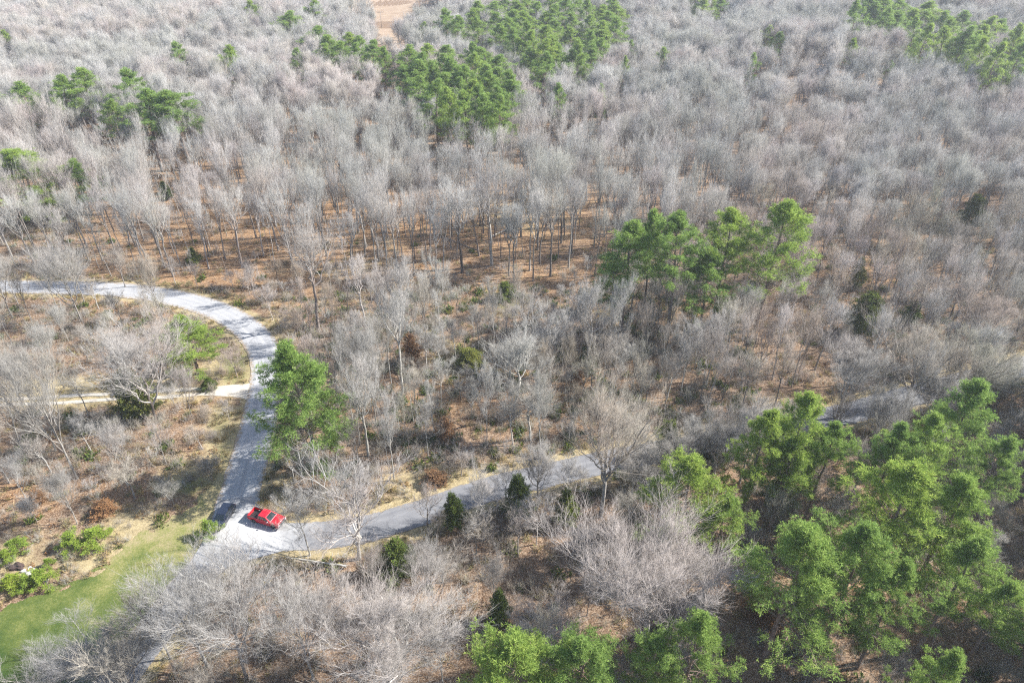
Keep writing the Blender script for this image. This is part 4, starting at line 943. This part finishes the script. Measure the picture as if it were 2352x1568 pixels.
def box(bm, x0, x1, y0, y1, z0, z1, bev=0.0, top=None):
    """Box; top=(dx0,dx1,dy) draws its top face in."""
    t = top or (0, 0, 0)
    co = [(x0, y0, z0), (x1, y0, z0), (x1, y1, z0), (x0, y1, z0), (x0 + t[0], y0 + t[2], z1), (x1 - t[1], y0 + t[2], z1), (x1 - t[1], y1 - t[2], z1), (x0 + t[0], y1 - t[2], z1)]
    vs = [bm.verts.new(c) for c in co]
    fs = [bm.faces.new([vs[i] for i in f]) for f in ((0, 3, 2, 1), (4, 5, 6, 7), (0, 1, 5, 4), (1, 2, 6, 5), (2, 3, 7, 6), (3, 0, 4, 7))]
    if bev:
        es = list({e for f in fs for e in f.edges}); bmesh.ops.bevel(bm, geom=es, offset=bev, segments=2, affect='EDGES', profile=0.6)
def side_profile(bm, outline, y0, y1):
    a = [bm.verts.new((x, y0, z)) for x, z in outline]; b = [bm.verts.new((x, y1, z)) for x, z in outline]; n = len(a)
    bm.faces.new(a); bm.faces.new(b[::-1])
    for i in range(n): bm.faces.new((a[i], b[i], b[(i + 1) % n], a[(i + 1) % n]))
def arch(cx, r, z, n=9):
    return [(cx + r * math.cos(t), z + r * math.sin(t)) for t in np.linspace(0, math.pi, n)]
def wheel(parent, x, y, r, w):
    o = bpy.data.objects.new('wheel', None); C.objects.link(o); o.parent = parent; o.location = (x, y, r); o.empty_display_size = .2
    prof = [(r * .60, -w / 2), (r * .93, -w / 2), (r, -w * .36), (r, w * .36), (r * .93, w / 2), (r * .60, w / 2)]
    bm = bmesh.new(); n = 24; rings = [[bm.verts.new((p_ * math.cos(2 * math.pi * k / n), q_, p_ * math.sin(2 * math.pi * k / n))) for k in range(n)] for p_, q_ in prof]
    for a, b in zip(rings, rings[1:] + rings[:1]):
        for k in range(n): bm.faces.new((a[k], a[(k + 1) % n], b[(k + 1) % n], b[k]))
    link('tyre', bm_mesh('tyre', bm, M_TYRE, True), o)
    bm = bmesh.new(); s = 1 if y > 0 else -1
    bmesh.ops.create_cone(bm, cap_ends=True, segments=24, radius1=r * .61, radius2=r * .61, depth=w * .5)
    bmesh.ops.rotate(bm, verts=bm.verts, matrix=Matrix.Rotation(R(90), 3, 'X'))
    for k in range(6):
        a = k * math.pi / 3; v0 = len(bm.verts); box(bm, r * .1, r * .58, -.03, .03, -.03, .03); bm.verts.ensure_lookup_table(); vs = bm.verts[v0:]
        bmesh.ops.rotate(bm, verts=vs, matrix=Matrix.Rotation(a, 3, 'Y')); bmesh.ops.translate(bm, verts=vs, vec=(0, s * w * .30, 0))
    link('rim', bm_mesh('rim', bm, M_RIM), o)
def quad_glass(parent, name, pts, mat=M_GLASS, th=0.012):
    bm = bmesh.new(); P = [Vector(p_) for p_ in pts]; n = (P[1] - P[0]).cross(P[2] - P[0]).normalized()
    c = sum(P, Vector()) / len(P)
    P = [c + (p_ - c) * 0.9 for p_ in P]
    a = [bm.verts.new(p_ + n * th) for p_ in P]; b = [bm.verts.new(p_ - n * th) for p_ in P]; k = len(a)
    bm.faces.new(a); bm.faces.new(b[::-1])
    for i in range(k): bm.faces.new((a[i], b[i], b[(i + 1) % k], a[(i + 1) % k]))
    link(name, bm_mesh(name, bm, mat), parent)
def greenhouse(parent, x0, x1, hw, z0, z1, rear_in, front_in, side_in, mat, side_splits):
    bm = bmesh.new(); box(bm, x0, x1, -hw, hw, z0, z1, 0.07, (rear_in, front_in, side_in)); link('cab', bm_mesh('cab', bm, mat, False), parent)
    def pt(u, sgn, v):   # u along, v up on the side wall
        a = x0 + rear_in * v; b = x1 - front_in * v; return (a + (b - a) * u, sgn * (hw - side_in * v), z0 + (z1 - z0) * v)
    for sgn in (-1, 1):
        for u0, u1 in side_splits:
            p_ = [pt(u0, sgn, .06), pt(u1, sgn, .06), pt(u1 - (0.02 if u1 < .95 else .0), sgn, .86), pt(u0 + 0.01, sgn, .86)]
            quad_glass(parent, 'side_window', p_ if sgn < 0 else p_[::-1])
    for nm, xx, ins, sg in (('windshield', x1, front_in, -1), ('rear_window', x0, rear_in, 1)):
        f = lambda s2, v: (xx + sg * ins * v, s2 * (hw - side_in * v) * .94, z0 + (z1 - z0) * v)
        p_ = [f(-1, .04), f(1, .04), f(1, .92), f(-1, .92)]; quad_glass(parent, nm, p_ if sg < 0 else p_[::-1])
def small(parent, name, mat, *boxes, bev=0.015):
    bm = bmesh.new()
    for b in boxes: box(bm, *b, bev)
    return link(name, bm_mesh(name, bm, mat), parent)

# red pickup, nose towards +x
tc_ = at(607, 1207); hd = R(-20)
ctr = (tc_[0] - math.sin(hd) * 0.9 + 0.0, tc_[1] + math.cos(hd) * 0.9)
tk = thing('pickup_truck', (ctr[0], ctr[1], float(terrain(*ctr)) + 0.075), hd, 'red crew cab pickup truck parked on the pale junction', 'pickup truck')
HW = 1.0; WB = 1.84; WR = 0.40
out_ = [(2.86, .55), (2.92, .75), (2.90, 1.02), (2.80, 1.16), (1.35, 1.24), (1.15, 1.26), (-.92, 1.28), (-2.86, 1.28), (-2.90, .62), (-2.62, .50)]
lower = [(x, z) for x, z in arch(-WB, .50, .42)][::-1]; lower2 = [(x, z) for x, z in arch(WB, .50, .42)][::-1]
outline = out_ + [(-2.4, .45)] + lower + [(-1.3, .40), (1.3, .40)] + lower2 + [(2.4, .48)]
bm = bmesh.new()
for s in (-1, 1): side_profile(bm, outline, s * HW, s * (HW - .10))
box(bm, -.90, 2.82, -(HW - .11), HW - .11, .55, 1.235); box(bm, -2.87, -.90, -(HW - .11), HW - .11, .55, .72); box(bm, -.98, -.90, -(HW - .11), HW - .11, .72, 1.275)
link('body', bm_mesh('body', bm, M_RED), tk)
bm = bmesh.new(); box(bm, 1.32, 2.84, -.86, .86, 1.20, 1.275, .03, (0.02, .06, .05)); box(bm, 1.5, 2.7, -.45, .45, 1.276, 1.31, .015, (.05, .1, .06)); link('hood', bm_mesh('hood', bm, M_RED), tk)
greenhouse(tk, -.95, 1.42, .95, 1.26, 1.90, .14, .95, .17, M_RED, ((.07, .40), (.43, .86)))
small(tk, 'tailgate', M_RED, (-2.93, -2.87, -.88, .88, .68, 1.27)); small(tk, 'bed_liner', M_BLACK, (-2.86, -.99, -.87, .87, .725, .75), bev=0.005)
small(tk, 'bed_rail', M_BLACK, (-2.85, -1.0, -1.005, -.895, 1.283, 1.30), bev=0.004); small(tk, 'bed_rail', M_BLACK, (-2.85, -1.0, .895, 1.005, 1.283, 1.30), bev=0.004)
small(tk, 'front_bumper', M_CHROME, (2.86, 3.02, -.98, .98, .46, .70), bev=0.04); small(tk, 'rear_bumper', M_CHROME, (-3.06, -2.94, -.96, .96, .48, .66), bev=0.03)
gr = small(tk, 'grille', M_CHROME, (2.90, 2.955, -.58, .58, .74, 1.10)); small(gr, 'grille_mesh', M_BLACK, (2.956, 2.965, -.5, .5, .78, .90), (2.956, 2.965, -.5, .5, .94, 1.06), bev=0.002)
for s in (-1, 1):
    small(tk, 'headlight', M_LAMP, (2.80, 2.94, s * .79 - .18, s * .79 + .18, .78, 1.05), bev=0.03); small(tk, 'tail_lamp', M_TAIL, (-2.945, -2.90, s * .95 - .055, s * .95 + .05, .82, 1.24))
    small(tk, 'mirror', M_CHROME, (1.0, 1.14, s * 1.12 - .11, s * 1.12 + .11, 1.30, 1.50), bev=0.03)
    for xx in (-.35, .62): small(tk, 'door_handle', M_CHROME, (xx - .1, xx + .1, s * 1.012 - .012, s * 1.012 + .012, 1.08, 1.12), bev=0.004)
    for xx in (-WB, WB): wheel(tk, xx, s * .86, WR, .27)
# dark car, nose towards the viewer
cc = at(516, 1192); ch = R(-97)
sv = thing('dark_car', (cc[0], cc[1], float(terrain(cc[0], cc[1])) + 0.075), ch, 'dark blue-black car at the road edge half hidden by a young pine', 'car')
out_ = [(2.28, .45), (2.36, .62), (2.30, .80), (2.15, .92), (1.15, 1.02), (.95, 1.04), (-2.2, 1.08), (-2.36, .95), (-2.38, .55), (-2.2, .42)]
lower = arch(-1.38, .42, .36)[::-1]; lower2 = arch(1.38, .42, .36)[::-1]
bm = bmesh.new()
for s in (-1, 1): side_profile(bm, out_ + [(-1.9, .34)] + lower + [(-.9, .30), (.9, .30)] + lower2 + [(1.9, .36)], s * .93, s * .83)
box(bm, -2.34, 2.24, -.825, .825, .42, 1.0, .04); link('body', bm_mesh('body', bm, M_NAVY), sv)
bm = bmesh.new(); box(bm, 1.0, 2.24, -.80, .80, .96, 1.045, .03, (0.02, .1, .05)); link('hood', bm_mesh('hood', bm, M_NAVY), sv)
greenhouse(sv, -2.25, 1.30, .90, 1.05, 1.70, .40, .85, .18, M_NAVY, ((.10, .30), (.33, .58), (.61, .88)))
small(sv, 'front_bumper', M_BLACK, (2.26, 2.40, -.88, .88, .34, .56), bev=0.04); small(sv, 'rear_bumper', M_BLACK, (-2.46, -2.36, -.88, .88, .40, .60), bev=0.03); small(sv, 'grille', M_CHROME, (2.345, 2.375, -.4, .4, .62, .76))
for s in (-1, 1):
    small(sv, 'headlight', M_LAMP, (2.16, 2.33, s * .70 - .16, s * .70 + .16, .68, .86), bev=0.03); small(sv, 'tail_lamp', M_TAIL, (-2.40, -2.34, s * .78 - .12, s * .78 + .12, .78, .98)); small(sv, 'mirror', M_NAVY, (.88, 1.0, s * 1.0 - .09, s * 1.0 + .09, 1.06, 1.2), bev=0.02)
    for xx in (-.4, .5): small(sv, 'door_handle', M_CHROME, (xx - .1, xx + .1, s * .94 - .01, s * .94 + .01, .88, .91), bev=0.003)
    for xx in (-1.38, 1.38): wheel(sv, xx, s * .80, .34, .23)

# ------------------------------------------------------------------ small things
M_WOOD = paint('weathered_wood', (0.26, 0.21, 0.165), 0.9); M_DARKSIGN = paint('dark_sign_panel', (0.02, 0.022, 0.02), 0.6); M_BLUE = paint('blue_violet_sign', (0.10, 0.07, 0.42), 0.5); M_ROCK = paint('pale_limestone', (0.42, 0.40, 0.36), 0.9); M_SOIL = paint('dark_soil', (0.055, 0.035, 0.03), 0.95)
p = at(570, 836); sg = thing('sign', p, 0.2, 'small dark sign on a short post in the grass inside the bend', 'sign')
small(sg, 'post', M_DARKSIGN, (-.05, .05, -.05, .05, -.1, .8)); small(sg, 'panel', M_DARKSIGN, (-.4, .4, -.03, .03, .72, 1.05))
p = at(249, 1498); sg = thing('yard_sign', p, 0.5, 'small blue-violet sign on a stake near the bottom end of the road', 'sign')
small(sg, 'stake', M_WOOD, (-.03, .03, -.03, .03, -.1, .5)); small(sg, 'panel', M_BLUE, (-.3, .3, -.02, .02, .4, .95))
p = at(877, 66); up = thing('utility_pole', p, 0.1, 'thin wooden utility pole with a crossarm in the straw-coloured clearing', 'utility pole')
bm = bmesh.new(); bmesh.ops.create_cone(bm, cap_ends=True, segments=10, radius1=.2, radius2=.13, depth=11); bmesh.ops.translate(bm, verts=bm.verts, vec=(0, 0, 5.3)); link('post', bm_mesh('post', bm, M_WOOD, True), up)
small(up, 'crossarm', M_WOOD, (-2.2, 2.2, .14, .28, 9.9, 10.15))
for xx in (-2.0, -.9, .9, 2.0): small(up, 'insulator', M_BLACK, (xx - .06, xx + .06, .15, .27, 10.15, 10.4), bev=0.02)
def rock(seed, s):
    bm = bmesh.new(); bmesh.ops.create_icosphere(bm, subdivisions=2, radius=1.0); r = random.Random(seed); q = [Vector((r.uniform(-1, 1), r.uniform(-1, 1), r.uniform(-1, 1))) for _ in range(5)]
    for v in bm.verts:
        k = 1 + sum(.16 * math.sin(4 * v.co.dot(a) + i) for i, a in enumerate(q)); v.co = Vector((v.co.x * s[0], v.co.y * s[1], v.co.z * s[2])) * k
    return bm_mesh('rock', bm, M_ROCK)
for i, (a, b, s, lab) in enumerate([(55, 1311, (.42, .3, .2), 'pale rock left of the white cluster above the lowest young pines'), (66, 1316, (.5, .34, .22), 'largest pale rock of the white cluster'), (76, 1309, (.36, .3, .25), 'pale rock at the right of the white cluster'), (70, 1303, (.28, .22, .16), 'smallest pale rock at the back of the white cluster'), (104, 1334, (.5, .3, .2), 'lone white rock on the right of the lowest bright young pine')]):
    p = at(a, b); o = link('rock', rock(i, s)); o.location = (p[0], p[1], p[2] + .06); tag(o, lab, 'rock', 'pale rocks at the lower left')
bm = bmesh.new(); bmesh.ops.create_icosphere(bm, subdivisions=3, radius=1.0)
for v in bm.verts:
    k = 1 + .18 * math.sin(5 * v.co.x + 3 * v.co.y) + .12 * math.sin(9 * v.co.y + 4 * v.co.z); v.co = Vector((v.co.x * 1.15, v.co.y * .7, max(v.co.z, -.1) * .55)) * k
o = link('earth_mound', bm_mesh('earth_mound', bm, M_SOIL)); p = at(40, 1301); o.location = p; tag(o, 'low dark mound of earth just behind the white rocks', 'mound')
def log(a, b, h0, h1, r0, r1, mat, label, seed):
    p0 = at(*a); p1 = at(*b); n = 9; s = np.linspace(0, 1, n); P = (p0[None] * (1 - s)[:, None] + p1[None] * s[:, None]); r = np.random.default_rng(seed)
    P[:, 2] = terrain(P[:, 0], P[:, 1]) + h0 * (1 - s) + h1 * s; P += np.cumsum(r.normal(size=P.shape) * .05, axis=0); g = Geo(); g.add(*tubes(P[None], (r0 * (1 - s) + r1 * s)[None], 7))
    Q, Rq = children(P[None], (r0 * (1 - s) + r1 * s)[None], 6, .4, 1, R(50), .22, .2, 4, r, .5, .02); g.add(*tubes(Q, Rq, 4)); tag(link('fallen_log', g.mesh('fallen_log', [mat], True)), label, 'log', 'fallen trunks in the woods')
log((655, 1285), (800, 1306), 0.5, .4, .07, .16, M_PALE, 'long pale fallen branch along the near road edge', 1)
log((1130, 545), (1205, 515), .3, .5, .25, .1, M_PALE, 'pale broken log on the leaves between the tall trunks', 2)
log((1015, 545), (1110, 580), .3, .2, .2, .1, M_BARK, 'grey fallen trunk left of the pale broken log', 3)
log((1450, 1470), (1530, 1500), .2, .2, .12, .06, M_BARK, 'fallen branch in the dark under the bottom pines', 6)

# ------------------------------------------------------------------ haze
bm = bmesh.new(); box(bm, -1600, 1600, -400, 2100, -8, 92)
m, nt, out = new_mat('haze'); pv = N(nt, 'ShaderNodeVolumePrincipled'); pv.inputs['Color'].default_value = (0.86, 0.91, 1.0, 1); pv.inputs['Density'].default_value = 0.0002; pv.inputs['Anisotropy'].default_value = 0.2
nt.links.new(pv.outputs[0], out.inputs['Volume'])
hz = link('haze', bm_mesh('haze', bm, m)); tag(hz, 'thin pale haze over the woods', kind='stuff')
print('TREES', len(placed), 'free', len(free), 'near', len(near), 'rest', len(rest), 'brush', len(pb), len(pg_))
